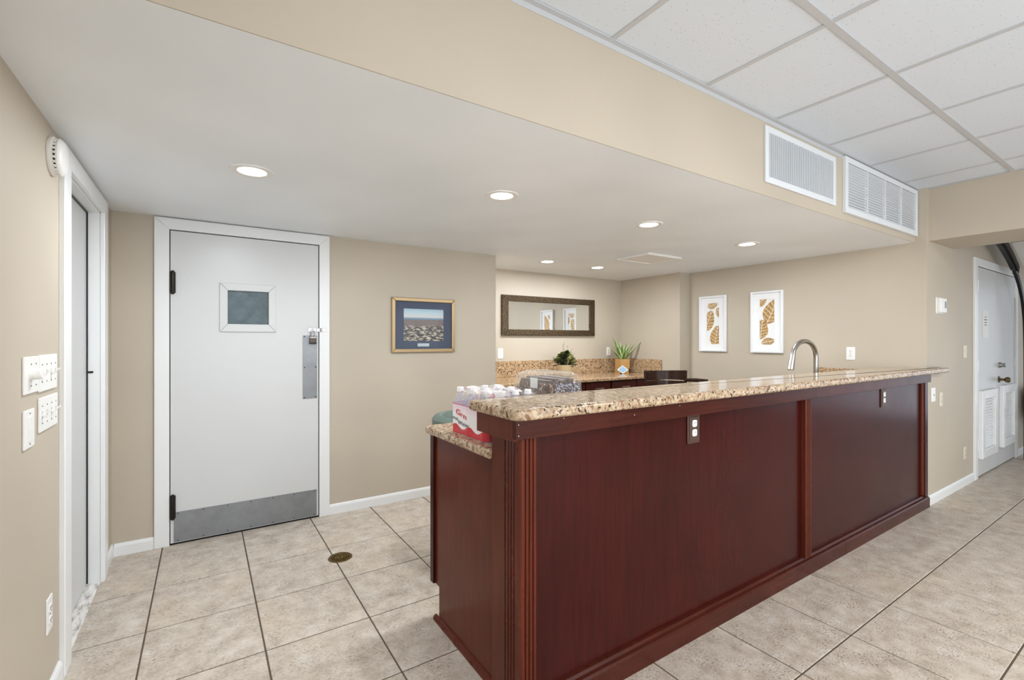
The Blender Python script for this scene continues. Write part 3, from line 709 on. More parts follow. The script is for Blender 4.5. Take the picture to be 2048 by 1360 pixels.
first = True
for i, x in enumerate(bx):
    for j, y in enumerate(by):
        l_ = 'water bottle with white cap, %s from counter end, %s' % (xn[i], yn[j])
        if first: proto.location = (x, y, .916); proto['label'] = l_; first = False
        else: dup(proto, (x, y, .916), None, l_)
# printed film hugging the pack
wr = thing('shrink_wrap', 'white and red printed film wrapped around the water bottles', 'packaging', (0, 0, .9165))
def wrap_r(path_off=.0):
    """outline hugging the bottle columns of the pack, counter-clockwise"""
    r = .0345; pts = []
    def arc(cx, cy, a0, a1, n=9):
        for k in range(n + 1):
            a = rad(a0 + (a1 - a0) * k / n); pts.append((cx + r * math.cos(a), cy + r * math.sin(a)))
    arc(bx[0], by[2], 100, 192); arc(bx[0], by[1], 160, 200); arc(bx[0], by[0], 158, 262)
    for x in bx[1:3]: arc(x, by[0], 250, 290, 3)
    arc(bx[3], by[0], 278, 395); arc(bx[3], by[1], -35, 35); arc(bx[3], by[2], -35, 80)
    for x in bx[2:0:-1]: arc(x, by[2], 70, 110, 3)
    return pts
outl = wrap_r(); NV = 14; HH = .128
me = bpy.data.meshes.new('printed_film'); V = []; Fc = []; UV = []
n = len(outl)
for k in range(n):
    for v in range(NV + 1): V.append((outl[k][0], outl[k][1], .003 + HH * v / NV))
for k in range(n):
    for v in range(NV):
        a, b = k * (NV + 1) + v, ((k + 1) % n) * (NV + 1) + v
        Fc.append((a, b, b + 1, a + 1))
me.from_pydata(V, [], Fc); me.update()
def m_film():
    m = NT('printed_shrink_film'); co = m.coord('Object'); sx = m.n('ShaderNodeSeparateXYZ'); m.l(co, sx.inputs[0])
    wv = m.n('ShaderNodeMath', operation='SINE'); mu = m.n('ShaderNodeMath', operation='MULTIPLY_ADD'); m.l(sx.outputs['Y'], mu.inputs[0]); mu.inputs[1].default_value = -2 * PI / .126; mu.inputs[2].default_value = 1.632 * 2 * PI / .126 + .6
    m.l(mu.outputs[0], wv.inputs[0])
    th_ = m.n('ShaderNodeMath', operation='MULTIPLY_ADD'); m.l(wv.outputs[0], th_.inputs[0]); th_.inputs[1].default_value = .009; th_.inputs[2].default_value = .034
    lt = m.n('ShaderNodeMath', operation='LESS_THAN'); m.l(sx.outputs['Z'], lt.inputs[0]); m.l(th_.outputs[0], lt.inputs[1])
    up_ = m.ramp(sx.outputs['Z'], [(.09, lin(244, 240, 240)), (.115, lin(240, 214, 224)), (.126, lin(228, 212, 226))])
    up2 = m.ramp(sx.outputs['Z'], [(.1265, (0, 0, 0)), (.128, (1, 1, 1))])
    col = m.mix(lt.outputs[0], up_, lin(206, 22, 40))
    col = m.mix(up2, col, lin(214, 70, 80))
    m.l(col, m.b.inputs['Base Color']); m.set(Roughness=.22); m.bump(m.noise(co, 60, 3), .25, .004)
    tr = m.n('ShaderNodeBsdfTransparent'); mx = m.n('ShaderNodeMixShader'); mx.inputs[0].default_value = .9
    m.l(tr.outputs[0], mx.inputs[1]); m.l(m.b.outputs[0], mx.inputs[2]); m.l(mx.outputs[0], m.out.inputs[0]); return m.m
me.materials.append(m_film())
for p in me.polygons: p.use_smooth = True
fo = obj('printed_film', me, None, wr)
# crinkled clear film on top with red print
tb = bmesh.new(); gx, gy = 26, 26; vv = {}
x0, x1, y0, y1 = bx[0] - .02, bx[3] + .028, by[0] - .022, by[2] + .03
for i in range(gx + 1):
    for j in range(gy + 1):
        x = x0 + (x1 - x0) * i / gx; y = y0 + (y1 - y0) * j / gy
        dmin = min(math.hypot(x - a, y - b) for a in bx for b in by)
        z = .2015 - max(0, dmin - .016) * .42 + R.uniform(-.002, .002)
        if i in (0, gx) or j in (0, gy): z -= .02
        vv[i, j] = tb.verts.new((x, y, z))
for i in range(gx):
    for j in range(gy): tb.faces.new((vv[i, j], vv[i + 1, j], vv[i + 1, j + 1], vv[i, j + 1]))
def m_topfilm():
    m = NT('crinkled_top_film'); co = m.coord('Object')
    red = m.ramp(m.noise(co, 16, 3), [(.60, (0, 0, 0)), (.64, (1, 1, 1))])
    m.l(m.mix(red, lin(242, 234, 232), lin(206, 60, 66)), m.b.inputs['Base Color']); m.set(Roughness=.2)
    tr = m.n('ShaderNodeBsdfTransparent'); mx = m.n('ShaderNodeMixShader')
    sx = m.n('ShaderNodeSeparateXYZ'); m.l(co, sx.inputs[0])
    a = m.ramp(m.noise(m.mapped(co, (5, 9, 1)), 2.2, 3), [(.44, (.06,) * 3), (.60, (.5,) * 3)])
    m.l(a, mx.inputs[0]); m.l(tr.outputs[0], mx.inputs[1]); m.l(m.b.outputs[0], mx.inputs[2]); m.l(mx.outputs[0], m.out.inputs[0]); return m.m
obj('top_film', tb, m_topfilm(), wr, True)
M_red = plain('red_print', lin(206, 30, 44), .4); M_ink = plain('grey_print', lin(92, 92, 98), .5)
def film_text(body, size, y, z, mat, tilt, shear=0, wide=1.9):
    b = text_bm(body, size, .0004, shear)
    for v in b.verts:                                  # letters turned to face the counter end (-X)
        tx, ty = v.co.x * wide, v.co.y
        v.co = Vector((bx[0] - .0358 + v.co.z, y - tx, z + ty - tx * tilt))
    obj('lettering', b, mat, wr)
film_text('G', .034, 1.838, .084, M_red, .10); film_text('r', .028, 1.805, .079, M_red, .10); film_text('n', .036, 1.775, .072, M_red, .10)
film_text('ynai', .022, 1.868, .060, M_ink, .06, .1, 1.7); film_text('Water', .023, 1.790, .043, M_ink, .06, .1, 1.7)

# ================================================================== TREAT BOX behind the bar top
tx0, tx1, ty0, ty1, tz = 1.335, 1.575, 1.72, 2.06, .9165
tr = thing('treat_box', 'clear domed plastic box of sprinkled chocolate treats behind the bar top', 'food box', ((tx0 + tx1) / 2, (ty0 + ty1) / 2, tz))
hw, hd = (tx1 - tx0) / 2, (ty1 - ty0) / 2
obj('tray', P(rounded([(-hw, -hd), (hw, -hd), (hw, hd), (-hw, hd)], [.04] * 4, 5), 0, .02, 'Z', .003, 1), plain('black_tray', lin(30, 26, 24), .35), tr)
lid = bmesh.new(); prev = None; levels = [(0, .02), (.004, .10), (.010, .20), (.018, .235), (.035, .250), (.07, .255)]
rings = []
for ins, z in levels:
    o_ = rounded([(-hw + ins, -hd + ins), (hw - ins, -hd + ins), (hw - ins, hd - ins), (-hw + ins, hd - ins)], [.05] * 4, 6)
    rings.append([lid.verts.new((p[0] + R.uniform(-.0015, .0015), p[1] + R.uniform(-.0015, .0015), z + (R.uniform(-.002, .002) if z > .1 else 0))) for p in o_])
for a, b in zip(rings, rings[1:]):
    for k in range(len(a)): lid.faces.new((a[k], a[(k + 1) % len(a)], b[(k + 1) % len(a)], b[k]))
lid.faces.new(rings[-1]); bmesh.ops.recalc_face_normals(lid, faces=lid.faces[:])
obj('lid', lid, M_clam, tr, True)
M_choc = plain('dark_chocolate', lin(62, 42, 36), .4)
def sprinkle_block(name, x0, x1, z0, z1, cols, nsp):
    blk = obj(name, boxes([(x0, x1, -hd + .03, hd - .05, z0, z1)], .02, 3), M_choc, tr, True)
    lump = obj('crumbled_top', boxes([(x0 + .01 + .028 * k, x0 + .04 + .028 * k, -hd + .03 + R.uniform(0, .02), hd - .06, z1 - .02, z1 + R.uniform(.010, .022)) for k in range(max(1, int((x1 - x0) / .028) - 1))], .006, 2), M_choc, blk, True)
    bms = [bmesh.new() for _ in cols]
    for k in range(nsp):
        face = R.random()
        if face < (.15 if x1 - x0 < .05 else .75): p = (R.uniform(x0 + .006, x1 - .006), -hd + .0285, R.uniform(z0 + .006, z1 - .004))
        else: p = (R.choice((x0 - .001, x1 + .001)), R.uniform(-hd + .04, hd - .06), R.uniform(z0 + .006, z1 - .004))
        s = R.uniform(.0022, .0042); b_ = R.choice(bms)
        r_ = bmesh.ops.create_icosphere(b_, subdivisions=1, radius=s)
        for v in r_['verts']: v.co = Vector((v.co.x * R.uniform(.8, 1.5), v.co.y * .7, v.co.z)) + Vector(p)
    for b_, c in zip(bms, cols): obj('sprinkles', b_, plain('sprinkle', c, .5), blk, kind='stuff')
sprinkle_block('brown_treats', -hw + .022, -hw + .052, .02, .205, [lin(222, 206, 190), lin(150, 118, 96), lin(206, 150, 120), lin(92, 70, 60)], 900)
sprinkle_block('frosted_treats', -hw + .056, hw - .022, .02, .205, [lin(226, 226, 236), lin(156, 160, 190), lin(104, 100, 120)], 900)
obj('price_tag', B(-hw + .0155, -hw + .0165, -.06, .0, .175, .225), plain('tag_white', lin(226, 230, 232), .5), tr)

# ================================================================== BACK COUNTER
zt = .915
for k, (a, b) in enumerate(((2.285, 3.05), (3.05, 3.815), (3.815, 4.645))):
    c = thing('base_cabinet', ['dark cherry base cabinet at the left end under the back counter', 'dark cherry base cabinet in the middle under the back counter', 'dark cherry base cabinet beside the stool under the back counter'][k], 'cabinet', ((a + b) / 2, 4.1, 0), 0, 'base cabinets under the back counter')
    w = (b - a) / 2 - .001
    obj('body', boxes([(-w, w, -.30, .325, .09, zt - .036), (-w, w, -.25, .325, 0, .09)]), M_cab, c)
    for s in (0, 1):
        xa, xb = (-w + .012, -.006) if s == 0 else (.006, w - .012)
        d_ = obj('drawer_front', boxes([(xa, xb, -.322, -.30, .745, .865)], .004, 2), M_cab, c)
        xm = (xa + xb) / 2
        obj('handle', T([(xm - .06, -.322, .80), (xm - .06, -.345, .80), (xm + .06, -.345, .80), (xm + .06, -.322, .80)], .005, 8), M_nickel, d_)
        d_ = obj('door', boxes([(xa, xb, -.322, -.30, .11, .735)], .004, 2), M_cab, c)
        obj('recessed_panel', boxes([(xa + .06, xb - .06, -.3265, -.3215, .17, .675)], .003, 2), M_cab, d_)
        hx_ = xb - .03 if s == 0 else xa + .03
        obj('handle', T([(hx_, -.322, .70), (hx_, -.345, .70), (hx_, -.345, .58), (hx_, -.322, .58)], .005, 8), M_nickel, d_)
ct = obj('back_worktop', P([(2.285, 3.722), (4.645, 3.722), (4.645, 4.427), (2.285, 4.427)], zt - .036, zt, 'Z', .010, 4), M_gran2)
tag(ct, 'golden granite back counter with backsplash under the mirror', 'worktop')
obj('backsplash', boxes([(2.285, 4.627, 4.405, 4.427, zt, 1.092)], .002, 1), M_gran2, ct)
obj('backsplash', boxes([(4.627, 4.647, 3.755, 4.427, zt, 1.092)], .002, 1), M_gran2, ct)

# ------------------------------------------------------------------ mirror
def m_carved():
    m = NT('carved_bronze_frame'); p = m.mapped(m.pos(), (1, 1, 2.2), (0, .5, 0)); nz = m.noise(p, 60, 3)
    m.l(m.ramp(nz, [(.40, lin(38, 29, 19)), (.55, lin(92, 74, 50)), (.7, lin(150, 126, 90))]), m.b.inputs['Base Color'])
    m.set(Metallic=.5, Roughness=.42); m.bump(nz, .9, .012); return m.m
mr = thing('wall_mirror', 'long mirror in a carved bronze frame on the alcove wall', 'mirror', (3.46, YA, 1.609))
mw, mh, mf = .697, .228, .088
fb = bmesh.new()
for pts in ([(-mw, -mh), (-mw + mf, -mh + mf * .8), (-mw + mf, mh - mf * .8), (-mw, mh)], [(mw, -mh), (mw, mh), (mw - mf, mh - mf * .8), (mw - mf, -mh + mf * .8)], [(-mw, mh), (-mw + mf, mh - mf * .8), (mw - mf, mh - mf * .8), (mw, mh)], [(-mw, -mh), (mw, -mh), (mw - mf, -mh + mf * .8), (-mw + mf, -mh + mf * .8)]):
    prism(fb, pts, -.030, -.002, 'Y', .008, 2)
obj('frame', fb, m_carved(), mr)
obj('mirror_glass', B(-mw + mf - .01, mw - mf + .01, -.016, -.010, -mh + .05, mh - .05), plain('silvered_mirror', lin(238, 240, 240), .02, 1), mr)

# ------------------------------------------------------------------ leaf prints on the right wall
def leaf_lobes(bm, cx, cz, ang, L, wmax, n=7):
    ca_, sa_ = math.cos(ang), math.sin(ang)
    def wp(t): return wmax * (math.sin(PI * min(1, max(0, t)) ** .75) ** .8) if 0 < t < 1 else 0
    for s in (-1, 1):
        for k in range(n):
            t0, t1 = k / n + .006, (k + 1) / n - .010
            pts = [(t0 * L, s * .0022), (t1 * L, s * .0022)]
            for q in range(4):
                t = t1 + .10 - (t1 - t0) * q / 3; t = min(.995, t + .02); pts.append((t * L, s * max(.004, wp(t - .06))))
            vs = [bm.verts.new((cx + (x - L / 2) * ca_ - y * sa_, -.0054, cz + (x - L / 2) * sa_ + y * ca_)) for x, y in pts]
            try: bm.faces.new(vs)
            except Exception: pass
def clip(bm, x0, x1, z0, z1):
    for co_, no in (((x0, 0, 0), (-1, 0, 0)), ((x1, 0, 0), (1, 0, 0)), ((0, 0, z0), (0, 0, -1)), ((0, 0, z1), (0, 0, 1))):
        bmesh.ops.bisect_plane(bm, geom=bm.verts[:] + bm.edges[:] + bm.faces[:], plane_co=co_, plane_no=no, clear_outer=True)
M_frame_w = plain('white_frame', lin(232, 233, 234), .35); M_mat = plain('white_mat_board', lin(240, 240, 240), .8); M_leaf = NT('gold_leaf_print')
M_leaf.l(M_leaf.ramp(M_leaf.noise(M_leaf.pos(), 45, 4), [(.3, lin(150, 108, 48)), (.7, lin(206, 166, 98))]), M_leaf.b.inputs['Base Color']); M_leaf.set(Roughness=.5, Metallic=.2); M_leaf = M_leaf.m
def leaf_print(label, y0, y1, z0, z1, leaves):
    w, h = abs(y1 - y0) / 2, (z1 - z0) / 2
    t = thing('framed_print', label, 'picture', (XR, (y0 + y1) / 2, (z0 + z1) / 2), rad(-90), 'white-framed leaf prints')
    f = bmesh.new(); q = .022
    for a in ((-w, -w + q, -h, h), (w - q, w, -h, h), (-w + q, w - q, h - q, h), (-w + q, w - q, -h, -h + q)): box(f, a[0], a[1], -.030, -.001, a[2], a[3], bev=.003, seg=1)
    obj('frame', f, M_frame_w, t)
    obj('mat_board', boxes([(-w + q, -w * .46, -.012, -.002, -h + q, h - q), (w * .46, w - q, -.012, -.002, -h + q, h - q), (-w * .46, w * .46, -.012, -.002, h * .74, h - q), (-w * .46, w * .46, -.012, -.002, -h + q, -h * .74)]), M_mat, t)
    pp = obj('print_paper', B(-w * .46, w * .46, -.005, -.002, -h * .74, h * .74), plain('print_paper', lin(236, 236, 234), .8), t)
    b = bmesh.new()
    for lv_ in leaves: leaf_lobes(b, lv_[0] * w, lv_[1] * h, lv_[2], lv_[3], lv_[4])
    clip(b, -w * .455, w * .455, -h * .735, h * .735)
    obj('leaf_motif', b, M_leaf, pp)
leaf_print('white-framed gold leaf print nearer the alcove', 3.355, 3.020, 1.200, 1.829, [(-.05, .66, .25, .13, .042), (.46, .38, 2.0, .13, .040), (-.38, .08, 1.2, .26, .076), (.22, -.47, 1.4, .25, .074)])
leaf_print('white-framed gold leaf print nearer the faucet', 2.742, 2.412, 1.197, 1.831, [(-.42, .68, .5, .14, .055), (.30, .32, 1.15, .28, .088), (-.36, -.25, 1.45, .21, .072), (.04, -.64, .2, .14, .042)])

# ------------------------------------------------------------------ framed aerial photograph on the back wall
pc = thing('framed_photo', 'gold-framed aerial city photograph with navy mat on the back wall', 'picture', (1.563, YB, 1.452))
pw, ph, q = .284, .228, .030
f = bmesh.new()
for pts in ([(-pw, -ph), (-pw + q, -ph + q), (-pw + q, ph - q), (-pw, ph)], [(pw, -ph), (pw, ph), (pw - q, ph - q), (pw - q, -ph + q)], [(-pw, ph), (-pw + q, ph - q), (pw - q, ph - q), (pw, ph)], [(-pw, -ph), (pw, -ph), (pw - q, -ph + q), (-pw + q, -ph + q)]):
    prism(f, pts, -.024, -.001, 'Y', .005, 2)
obj('frame', f, M_gold, pc)
obj('mat_board', B(-pw + q - .006, pw - q + .006, -.008, -.002, -ph + q - .006, ph - q + .006), plain('navy_mat', lin(62, 70, 92), .7), pc)
def m_aerial():
    m = NT('aerial_city_print'); co = m.coord('Object'); sx = m.n('ShaderNodeSeparateXYZ'); m.l(co, sx.inputs[0])
    mr_ = m.n('ShaderNodeMapRange'); m.l(sx.outputs['Z'], mr_.inputs[0]); mr_.inputs[1].default_value = -.128; mr_.inputs[2].default_value = .138
    hgt = mr_.outputs[0]
    # perspective-like stretch of the city texture
    mp = m.mapped(co, (26, 1, 52)); vz = m.n('ShaderNodeTexVoronoi'); m.l(mp, vz.inputs['Vector']); vz.inputs['Scale'].default_value = 1.0
    near = m.ramp(m.noise(m.mapped(co, (16, 1, 44), (0, .35, 0)), 1.4, 5, .7), [(.42, lin(22, 24, 20)), (.5, lin(92, 80, 66)), (.57, lin(206, 192, 170))])
    far = m.ramp(m.noise(m.mapped(co, (90, 1, 150)), 1.6, 4, .7), [(.44, lin(40, 38, 42)), (.58, lin(164, 140, 126))])
    city = m.mix(m.ramp(hgt, [(.40, (0, 0, 0)), (.52, (1, 1, 1))]), near, far)
    sky = m.ramp(hgt, [(.66, lin(96, 130, 158)), (.71, lin(120, 150, 172)), (.74, lin(214, 208, 200)), (.86, lin(190, 208, 214)), (1, lin(158, 188, 200))])
    col = m.mix(m.ramp(hgt, [(.655, (0, 0, 0)), (.67, (1, 1, 1))]), city, sky)
    m.l(col, m.b.inputs['Base Color']); m.set(Roughness=.35); return m.m
obj('photo', B(-.180, .178, -.0095, -.0075, -.132, .138), m_aerial(), pc)
obj('caption_plate', B(-.058, .046, -.0095, -.0075, -.178, -.152), plain('caption_silver', lin(196, 204, 208), .4), pc)
obj('glazing', B(-pw + q - .004, pw - q + .004, -.0125, -.0110, -ph + q - .004, ph - q + .004), M_glass, pc)

# ================================================================== PLANTS
pb = thing('bowl_plant', 'bushy artificial succulent in a low cream bowl on the back counter', 'plant', (3.43, 4.12, zt)); pb.scale = (.92, .92, 1.35)
obj('bowl', Lt([(.05, 0), (.055, .004), (.075, .03), (.10, .07), (.118, .10), (.112, .10), (.09, .075), (0, .07)], (0, 0, 0), 28), paint('cream_stoneware', lin(206, 190, 158), .6, .1, 60, .1), pb, True)
obj('soil', Lt([(0, .088), (.106, .088)], (0, 0, 0), 20), M_dark, pb)
M_lf = [plain('leaf_olive', lin(112, 116, 62), .45), plain('leaf_deep_green', lin(44, 56, 34), .45), plain('leaf_pale', lin(176, 176, 118), .45)]
def leafshape(bm, base, d, upv, L, w, curl=.0):
    d = d.normalized(); side = d.cross(upv); side = side.normalized() if side.length > 1e-4 else Vector((1, 0, 0)); nrm = side.cross(d)
    cs = []
    for t, ww in ((0, .25), (.3, .85), (.6, 1), (.85, .6), (1, .02)):
        c = base + d * (L * t) + nrm * (-curl * t * t)
        cs.append((bm.verts.new(c - side * w * ww), bm.verts.new(c + nrm * (-w * .3 * ww)), bm.verts.new(c + side * w * ww)))
    for a, b in zip(cs, cs[1:]):
        bm.faces.new((a[0], a[1], b[1], b[0])); bm.faces.new((a[1], a[2], b[2], b[1]))
rosettes = []
for k in range(26):
    a = k * 2.4; rr_ = .118 * math.sqrt((k + .5) / 26); hh = .105 + .10 * (1 - (rr_ / .125) ** 2) * R.uniform(.75, 1.0)
    rosettes.append((rr_ * math.cos(a), rr_ * math.sin(a), hh))
for k, c in enumerate(rosettes):
    b = bmesh.new(); nn = 16
    for q_ in range(nn):
        el = rad(10 + 65 * q_ / nn); az = q_ * 2.4
        leafshape(b, Vector(c) + Vector((0, 0, .004 * q_ / nn)), Vector((math.cos(az) * math.cos(el), math.sin(az) * math.cos(el), math.sin(el))), Vector((0, 0, 1)), .046 * (1 - .4 * q_ / nn), .014, .008)
    tube(b, [(c[0] * .5, c[1] * .5, .085), c], .003, 6)
    obj('rosette', b, M_lf[(k * 2 + k // 3) % 3], pb)
for k in range(26):
    a = R.uniform(0, 2 * PI); b = bmesh.new()
    base = Vector((.06 * math.cos(a), .06 * math.sin(a), .095)); d = Vector((math.cos(a), math.sin(a), R.uniform(-.05, .9)))
    for q_ in range(4): leafshape(b, base + d * .02 * q_, (d + Vector((R.uniform(-.6, .6), R.uniform(-.6, .6), R.uniform(-.2, .6)))), Vector((0, 0, 1)), .045, .012, .01)
    obj('leaf_cluster', b, M_lf[1 if k % 3 else 0], pb)
for dx, dy, h in ((-.02, 0, .285), (.05, .01, .25), (.10, .0, .22), (-.01, .03, .265), (.14, -.01, .19), (-.13, 0, .16)):
    b = T([(dx * .3, dy, .1), (dx * .7, dy, h * .75), (dx, dy, h), (dx + .012, dy, h + .006)], [.002, .0015, .001, .0008], 5)
    for q_ in range(3): leafshape(b, Vector((dx, dy, h - .02 * q_)), Vector((R.uniform(-1, 1), R.uniform(-1, 1), .5)), Vector((0, 0, 1)), .014, .003)
    obj('twig', b, M_lf[1], pb)

pa = thing('agave_plant', 'spiky green agave in a square wooden pot on the back counter', 'plant', (4.425, 4.19, zt), rad(-14))
M_potw = m_wood('light_oak_pot', lin(184, 140, 86), lin(206, 164, 108), .5, 'X', .15)
hb_ = .066
obj('pot', boxes([(-hb_, hb_, -hb_, -hb_ + .012, 0, .175), (-hb_, hb_, hb_ - .012, hb_, 0, .175), (-hb_, -hb_ + .012, -hb_ + .012, hb_ - .012, 0, .175), (hb_ - .012, hb_, -hb_ + .012, hb_ - .012, 0, .175), (-hb_ + .012, hb_ - .012, -hb_ + .012, hb_ - .012, 0, .16)]), M_potw, pa)
obj('corner_strap', boxes([(-hb_ - .002, -hb_ + .012, -hb_ - .003, -hb_ + .001, 0, .06), (hb_ - .012, hb_ + .002, -hb_ - .003, -hb_ + .001, 0, .06)]), M_dark, pa)
def m_agave():
    m = NT('agave_leaf'); g_ = m.noise(m.mapped(m.coord(), (14, 14, 2)), 3, 4)
    m.l(m.ramp(g_, [(.35, lin(58, 96, 44)), (.55, lin(104, 142, 70)), (.7, lin(150, 178, 102))]), m.b.inputs['Base Color']); m.set(Roughness=.4); return m.m
M_ag = m_agave(); M_agm = plain('agave_pale_margin', lin(214, 216, 160), .45)
def agave_leaf(az, el, L, w, bend):
    b = bmesh.new(); e = bmesh.new(); n_ = 8; prev = None
    for k in range(n_ + 1):
        t = k / n_; ee = el - bend * t
        ww = w * (1 - t) ** .7 * (.75 + .9 * t if t < .35 else 1.065) if k < n_ else .001
        if k == 0: c = Vector((.02 * math.cos(az), .02 * math.sin(az), .155))
        else: c = c + Vector((math.cos(az) * math.cos(ee), math.sin(az) * math.cos(ee), math.sin(ee))) * L / n_
        dr_ = Vector((math.cos(az) * math.cos(ee), math.sin(az) * math.cos(ee), math.sin(ee)))
        sd_ = Vector((-math.sin(az), math.cos(az), 0)); nm = sd_.cross(dr_)
        row = [c - sd_ * ww + nm * ww * -.35, c - sd_ * ww * .72 + nm * ww * -.15, c, c + sd_ * ww * .72 + nm * ww * -.15, c + sd_ * ww + nm * ww * -.35]
        row = [r_ if i_ != 2 else r_ + nm * ww * .25 for i_, r_ in enumerate(row)]
        rb = [b.verts.new(row[i_]) for i_ in (1, 2, 3)]; re_ = [e.verts.new(row[i_]) for i_ in (0, 1, 3, 4)]
        if prev:
            for i_ in range(2): b.faces.new((prev[0][i_], prev[0][i_ + 1], rb[i_ + 1], rb[i_]))
            e.faces.new((prev[1][0], prev[1][1], re_[1], re_[0])); e.faces.new((prev[1][2], prev[1][3], re_[3], re_[2]))
        prev = (rb, re_)
    lf_ = obj('leaf', b, M_ag, pa, True); obj('leaf_margin', e, M_agm, lf_, True)
for az, el, L, w, bd in ((200, 66, .30, .030, .12), (165, 72, .33, .030, .05), (235, 74, .22, .028, .1), (100, 82, .25, .030, .05), (20, 58, .27, .030, .10), (-10, 44, .36, .026, -.05), (330, 62, .24, .030, .1), (280, 78, .23, .032, .05), (70, 64, .26, .028, .1), (140, 56, .26, .026, .15), (255, 58, .18, .028, .2), (185, 50, .25, .024, .2)):
    agave_leaf(rad(az), rad(el), L, w * 1.25, bd)
cd = thing('diamond_card', 'small pale blue diamond-shaped card leaning on the agave pot', 'card', (4.300, 4.06, zt + .001), rad(-30)); cd.scale = (.72, .72, .95)
cb2 = P(rounded([(0, 0), (.098, .052), (0, .112), (-.098, .052)], [.018] * 4, 5), -.002, .002, 'Y')
bmesh.ops.rotate(cb2, verts=cb2.verts[:], cent=(0, 0, 0), matrix=Matrix.Rotation(rad(-14), 3, 'X'))
obj('card_edge', cb2, plain('card_white', lin(226, 228, 228), .5), cd)
cb2 = P(rounded([(0, .010), (.080, .052), (0, .102), (-.080, .052)], [.014] * 4, 5), -.0035, -.0015, 'Y')
bmesh.ops.rotate(cb2, verts=cb2.verts[:], cent=(0, 0, 0), matrix=Matrix.Rotation(rad(-14), 3, 'X'))
obj('card_print', cb2, paint('card_blue', lin(150, 180, 206), .5, .02, 50, .15), cd)

# ================================================================== STOOL behind the bar
st = thing('bar_stool', 'espresso wooden swivel bar stool with curved back behind the bar', 'stool', (3.34, 2.62, 0), rad(-20)); st.scale = (.86, .86, 1)
for k in range(4):
    a = rad(45 + 90 * k); obj('leg', T([(.15 * math.cos(a), .15 * math.sin(a), .60), (.23 * math.cos(a), .23 * math.sin(a), 0)], [.02, .017], 8), M_stool, st, True)
obj('foot_ring', T([(.205 * math.cos(2 * PI * k / 32), .205 * math.sin(2 * PI * k / 32), .22) for k in range(33)], .011, 8), M_nickel, st, True)
obj('seat_base', Lt([(.0, .58), (.17, .58), (.17, .64), (0, .64)], (0, 0, 0), 28), M_stool, st)
obj('seat', Lt([(.0, .64), (.20, .64), (.215, .66), (.20, .70), (.15, .715), (0, .72)], (0, 0, 0), 28), plain('black_vinyl', lin(26, 24, 23), .4), st, True)
def arc_slat(r, a0, a1, z0, z1, th_, dip=0, n_=18):
    b = bmesh.new(); prev = None
    for k in range(n_ + 1):
        t = k / n_; a = rad(a0 + (a1 - a0) * t); dz = -dip * math.sin(PI * t)
        cur = [b.verts.new((rr2 * math.cos(a), rr2 * math.sin(a), z)) for rr2, z in ((r, z0), (r + th_, z0), (r + th_ + .012, z1 + dz), (r + .012, z1 + dz))]
        if prev:
            for i_ in range(4): b.faces.new((prev[i_], prev[(i_ + 1) % 4], cur[(i_ + 1) % 4], cur[i_]))
        else: b.faces.new(cur)
        prev = cur
    b.faces.new(list(reversed(prev))); bmesh.ops.recalc_face_normals(b, faces=b.faces[:]); return b
obj('back_slat', arc_slat(.215, 15, 145, .975, 1.062, .016, .008), M_stool, st, True)
obj('back_slat', arc_slat(.208, 15, 145, .875, .966, .016), M_stool, st, True)
for a in (15, 145): obj('back_post', T([(.20 * math.cos(rad(a)), .20 * math.sin(rad(a)), .62), (.22 * math.cos(rad(a)), .22 * math.sin(rad(a)), .84), (.236 * math.cos(rad(a)), .236 * math.sin(rad(a)), 1.06)], [.016, .015, .013], 8), M_stool, st, True)
obj('arm_rest', T([(.22 * math.cos(rad(15)), .22 * math.sin(rad(15)), .978), (.32, .03, .976), (.42, -.03, .970)], [.014, .017, .015], 8), M_stool, st, True)
obj('arm_post', T([(.34, .0, .968), (.20, -.0, .66)], .012, 8), M_stool, st, True)

# ================================================================== TRASH CAN
tc = thing('trash_can', 'round bin with grey-green lid between the bar end and back wall', 'trash can', (1.375, 2.52, 0))
M_bin = plain('grey_green_plastic', lin(92, 106, 98), .5); M_binb = plain('brown_bin_plastic', lin(84, 72, 58), .55)
obj('body', Lt([(.185, .0), (.19, .01), (.225, .78), (.235, .785), (.235, .82), (.225, .825)], (0, 0, 0), 36), M_binb, tc, True)
obj('lid', Lt([(.246, .815), (.250, .82), (.250, .855), (.235, .872), (.205, .878), (.195, .872), (.185, .872), (.17, .886), (.06, .896), (0, .898)], (0, 0, 0), 40), M_bin, tc, True)
obj('handle', T([(-.225, -.05, .70), (-.252, -.045, .69), (-.258, 0, .685), (-.252, .045, .69), (-.225, .05, .70)], .008, 8), M_binb, tc, True)

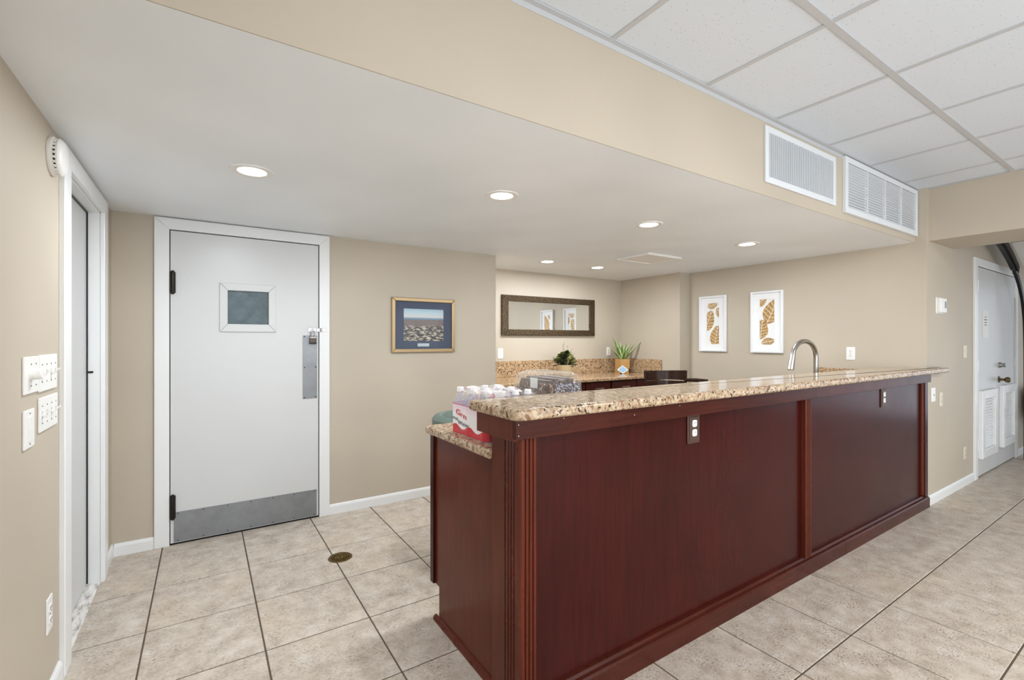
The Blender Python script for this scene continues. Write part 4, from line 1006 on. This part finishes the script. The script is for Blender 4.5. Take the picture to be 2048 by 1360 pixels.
# ================================================================== OVERHEAD DOOR beyond the beam
og = thing('overhead_door', 'black-framed overhead door pulled up on its curved track', 'overhead door', (0, 0, 0))
yk = 1.20
tk = [(5.7, yk, 2.44), (6.25, yk, 2.33), (6.54, yk, 2.255), (6.80, yk, 2.165), (7.06, yk, 2.05), (7.24, yk, 1.935), (7.40, yk, 1.77), (7.50, yk, 1.54), (7.53, yk, 1.25), (7.54, yk, .9), (7.54, yk, .02)]
def ribbon(path, w, h):
    """channel swept along a path in the XZ plane: w across (Y), h normal to the path"""
    b = bmesh.new(); prev = None
    for i, p in enumerate(path):
        p = Vector(p); t = (Vector(path[min(i + 1, len(path) - 1)]) - Vector(path[max(i - 1, 0)])).normalized(); nm = Vector((-t.z, 0, t.x))
        cur = [b.verts.new(p + Vector((0, s * w / 2, 0)) + nm * (q_ * h / 2)) for s, q_ in ((-1, -1), (1, -1), (1, 1), (-1, 1))]
        if prev:
            for i_ in range(4): b.faces.new((prev[i_], prev[(i_ + 1) % 4], cur[(i_ + 1) % 4], cur[i_]))
        else: b.faces.new(cur)
        prev = cur
    b.faces.new(list(reversed(prev))); bmesh.ops.recalc_face_normals(b, faces=b.faces[:]); return b
fine = []
for i in range(len(tk) - 1):
    for s in range(5):
        fine.append(Vector(tk[i]).lerp(Vector(tk[i + 1]), s / 5))
for _ in range(3): fine = [fine[0]] + [(fine[i - 1] + fine[i] * 2 + fine[i + 1]) / 4 for i in range(1, len(fine) - 1)] + [fine[-1]]
fine.append(Vector(tk[-1]))
obj('track', ribbon([p - Vector((.0, 0, .02)) if p.x < 7.0 else p for p in fine], .024, .055), M_black, og)
up = [(p.x + .02, p.y - .012, p.z + .035) for p in fine if p.x < 7.10]
obj('side_stile', ribbon(up, .024, .075), M_black, og)
def along(x):
    for a, b in zip(up, up[1:]):
        if a[0] <= x <= b[0]: return a[2] + (b[2] - a[2]) * (x - a[0]) / (b[0] - a[0])
    return up[-1][2]
for k, (a, b) in enumerate(((5.80, 6.46), (6.50, 7.08))):
    za, zb = along(a), along(b)
    obj('door_panel', P([(a, za - .012), (b, zb - .012), (b, zb + .012), (a, za + .012)], -2.6, 1.135, 'Y'), plain('pale_door_panel', lin(206, 203, 198), .35), og)
    obj('cross_rail', P([(b, zb - .03), (b + .06, zb - .045), (b + .07, zb + .02), (b, zb + .03)], -2.6, 1.135, 'Y'), M_black, og)
obj('roller', Lt([(.022, -.02), (.022, .02)], (7.08, yk, 2.04), 14, 'Y'), M_nickel, og)

# ------------------------------------------------------------------ dark chair glimpsed at the right edge
ch = thing('dark_chair', 'dark brown upholstered chair cut off by the right picture edge', 'chair', (8.15, 1.0, 0))
M_br = plain('dark_brown_leather', lin(46, 36, 32), .5)
obj('seat', boxes([(-.25, .25, -.25, .22, .40, .50)], .03, 3), M_br, ch, True)
obj('backrest', boxes([(-.26, .26, .16, .24, .50, .78)], .03, 3), M_br, ch, True)
for sx_ in (-1, 1):
    for sy_ in (-1, 1): obj('leg', T([(sx_ * .20, sy_ * .19, .41), (sx_ * .21, sy_ * .2, 0)], [.02, .014], 8), M_black, ch, True)
